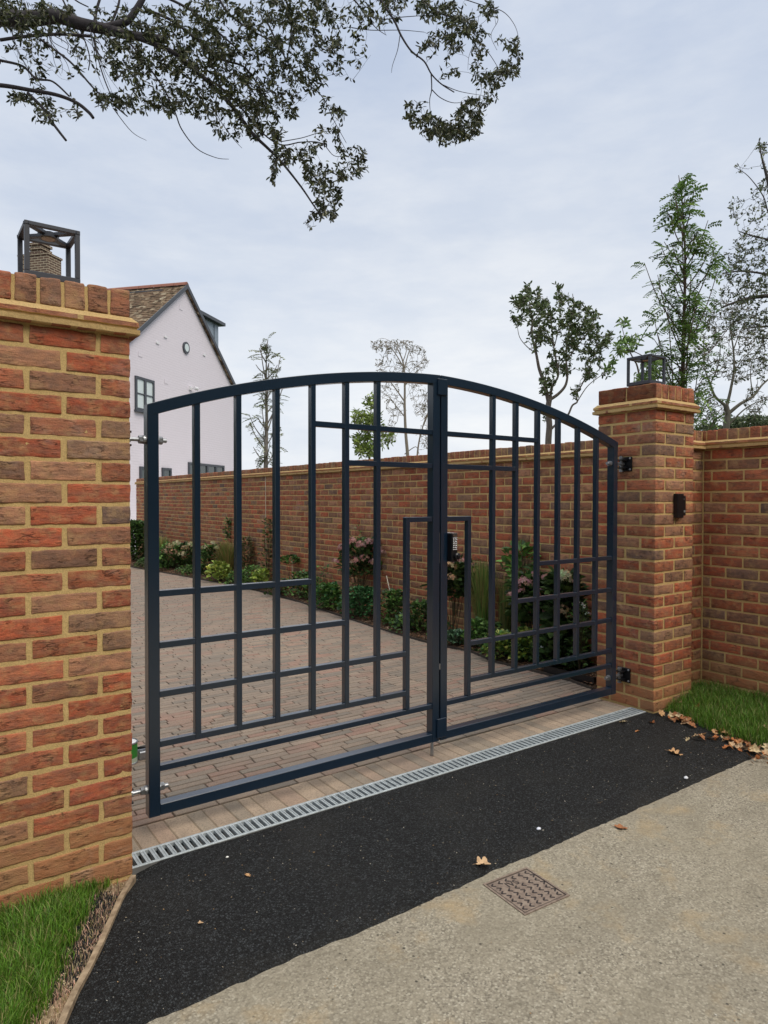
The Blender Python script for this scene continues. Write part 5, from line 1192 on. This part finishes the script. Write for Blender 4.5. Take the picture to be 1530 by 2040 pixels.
bushy('geranium', 'bright green mounded geranium left of the pink hydrangea', 655, .18, 1165, 62, 900, .05, .045, MG+[(.03, .10, .035)], None, 14, group='mounded geraniums')
bushy('geranium', 'dark green mounded geranium below the pink hydrangea', 722, .3, 1172, 76, 900, .05, .045, [(.025, .085, .03), (.035, .10, .035), (.02, .05, .02)], None, 14, group='mounded geraniums')
bushy('hydrangea', 'pink hydrangea with dark leaves seen behind the fifth and sixth gate bars', 718, .72, 1078, 84, 520, .10, .06, DG+[(.04, .08, .02)], [(x, y, r, PK, 34) for x, y, r in [(682, 1090, 11), (700, 1078, 12), (718, 1086, 12), (735, 1080, 12), (752, 1092, 10), (706, 1116, 12), (726, 1112, 11), (668, 1118, 8), (744, 1120, 10), (690, 1104, 9), (762, 1100, 8)]], 8, ybot=1150)
bushy('low_perennial', 'tall loose green stems with pale buds behind the pink hydrangea', 712, .9, 1048, 30, 60, .05, .03, MG, [(708, 1052, 4, (.6, .6, .4), 8)], 4, group='low green perennials')
bushy('low_perennial', 'spreading green perennial between the sixth bar and the short bar', 785, .4, 1178, 60, 560, .055, .045, MG+DG, None, 12, group='low green perennials')
bushy('low_perennial', 'scattered green perennial behind the short gate bar', 835, .35, 1200, 64, 420, .055, .04, DG+MG, None, 10, group='low green perennials')
bushy('hydrangea', 'dark leaved hydrangea with peach flower heads below the keypad lock', 905, .6, 1120, 74, 620, .12, .055, DG, [(x, y, r, c, 34) for x, y, r, c in [(896, 1128, 14, PE), (908, 1116, 12, PK), (898, 1150, 12, PE), (936, 1124, 11, PK), (944, 1138, 9, PE), (925, 1118, 9, PK)]], 9, ybot=1190)
tuft('tall arching green grass clump right of the short gate bar', 962, .55, 1118, 74, 620, [(.07, .13, .03), (.12, .16, .04), (.16, .15, .05)])
tuft('straw green grass clump left of the tall central bars of the right leaf', 1004, .7, 1150, 44, 360, [(.14, .15, .05), (.18, .16, .06), (.08, .12, .03)])
bushy('low_perennial', 'silvery green low plant at the bed edge under the keypad lock', 906, .12, 1258, 34, 200, .06, .03, GG, None, 8, group='low green perennials')
bushy('low_perennial', 'fresh green low plant with upright stems beside the short bar of the right leaf', 950, .3, 1235, 44, 360, .05, .045, MG, None, 10, group='low green perennials')
bushy('viburnum', 'fresh green viburnum shoots rising against the wall behind the right leaf', 1036, .85, 1088, 56, 150, .12, .05, [(.07, .15, .03), (.10, .20, .04), (.05, .10, .03)], None, 7, ybot=1165)
bushy('hydrangea', 'pink hydrangea with glossy leaves behind the right gate leaf grid', 1052, .5, 1150, 70, 640, .12, .07, DG+[(.045, .09, .025)], [(x, y, r, PK, 36) for x, y, r in [(1044, 1160, 17), (1036, 1175, 12), (1078, 1180, 12), (1088, 1150, 11), (1018, 1185, 9), (1066, 1145, 10), (1082, 1215, 11)]], 9, ybot=1245)
bushy('hydrangea', 'cream white hydrangea head above brown ones nearest the far pillar', 1122, .5, 1150, 74, 900, .12, .07, DG, [(1122, 1146, 17, (.62, .62, .42), 44), (1130, 1155, 12, (.6, .6, .4), 30), (1122, 1215, 15, (.36, .27, .17), 34), (1136, 1228, 11, (.33, .25, .16), 26)], 10)
bushy('daisy', 'white flowered daisy plant beside the far pillar', 1158, .35, 1200, 40, 300, .05, .02, MG+DG, [(x, y, 6, (.8, .8, .8), 9) for x, y in [(1157, 1203), (1164, 1209), (1172, 1222), (1150, 1200)]], 9)
bushy('yellow_perennial', 'yellow green cut leaved perennial at the bed front behind the right leaf', 1000, .15, 1262, 60, 520, .055, .04, YG+MG, None, 12)
bushy('yellow_perennial', 'yellow green drooping perennial below the pink hydrangea', 1048, .3, 1255, 56, 620, .055, .045, YG+MG, None, 12)
bushy('low_perennial', 'dark low plant at the bed end beside the far pillar', 1110, .4, 1270, 90, 700, .07, .04, DG, [(1078, 1290, 4, (.75, .78, .8), 6)], 12, group='low green perennials')
for i, (px, yt, w_, n_, cc) in enumerate([(300, 1112, 70, 900, DG+MG[:1]), (390, 1128, 80, 700, MG+DG), (345, 1118, 70, 700, DG), (505, 1128, 60, 500, MG), (620, 1150, 50, 420, MG+DG), (690, 1185, 50, 420, MG), (810, 1225, 60, 420, MG+GG), (870, 1235, 50, 420, MG+DG), (930, 1262, 40, 300, GG+MG), (980, 1240, 60, 420, MG+DG), (1075, 1275, 70, 420, DG+MG), (1150, 1250, 50, 500, MG+DG)]):
    bushy('ground_cover_plant', 'low leafy ground cover plant filling a gap between the larger bed plants', px, .28+.2*(i % 3), yt, w_, n_, .045, .035, cc, None, 6, group='ground cover plants filling the bed')
# canes
for lab, px, yt, fr in (('thin white cane standing against the wall behind the second gate bar', 531, 948, .95), ('short pale cane supporting the small round headed shrub', 582, 1118, .7), ('pale leaning cane left of the short gate bar', 792, 1150, .55)):
    x, y, d = bedpos(px, fr); mb = MB(); mb.tube([(0, 0, 0), (.0, .01 if px != 792 else .10, (zof(yt, d)-.015)*.5), (0, .02 if px != 792 else .2, zof(yt, d)-.015)], .0045, 6, (1, 1, 1)); o = mb.build('garden_cane', M_CANE) if 'M_CANE' in globals() else None
    if o is None:
        M_CANE = mat('pale_cane', .7, (.55, .50, .40))[0]; o = mb.build('garden_cane', M_CANE)
    o.location = (x, y, .015); tag(o, lab, 'cane')
# dark liner crate and mulch scraps at the bed end
mb = MB(); mb.box((3.42, .62, .0), (3.75, 1.05, .004)); 
cr = thing('planting_crate', 'low black open plastic crate at the bed end behind the far pillar', 'crate', (3.58, .84, .02))
mb = MB()
for (a, b_, c, d_) in ((3.42, 3.74, .60, .612), (3.42, 3.74, 1.06, 1.072), (3.42, 3.432, .612, 1.06), (3.728, 3.74, .612, 1.06)): mb.box((a, c, .012), (b_, d_, .07))
mb.box((3.432, .612, .012), (3.728, 1.06, .018)); part(mb, 'tub', M_BLACK, cr)
mb = MB()
for i in range(900):
    y = .6+13*random.random()**1.6; xa = bed_x(y); x = xa+.02+(.25)*random.random()**1.3; r = random.uniform(.006, .02); a = random.uniform(0, 6); z = .03; c = random.choice([(.20, .10, .055), (.28, .16, .09), (.10, .06, .04), (.38, .28, .2), (.33, .13, .06)])
    ca_, sa_ = math.cos(a)*r, math.sin(a)*r; mb.add([(x-ca_, y-sa_, z), (x+sa_*.6, y-ca_*.6, z+.004), (x+ca_, y+sa_, z+random.uniform(0, .01)), (x-sa_*.6, y+ca_*.6, z+.002)], [(0, 1, 2, 3)], c)
tag(mb.build('leaf_litter', M_DRY), kind='stuff', label='brown leaf litter and bark scraps along the front of the planting bed', cat='leaf litter')

for o in bpy.data.objects:
    if '_o' in o: del o['_o']
# ------------------------------------------------------------------ render settings
S.view_settings.view_transform = 'Standard'; S.view_settings.look = 'None'; S.view_settings.exposure = .32; S.view_settings.gamma = 1
S.render.resolution_x = 768; S.render.resolution_y = 1024
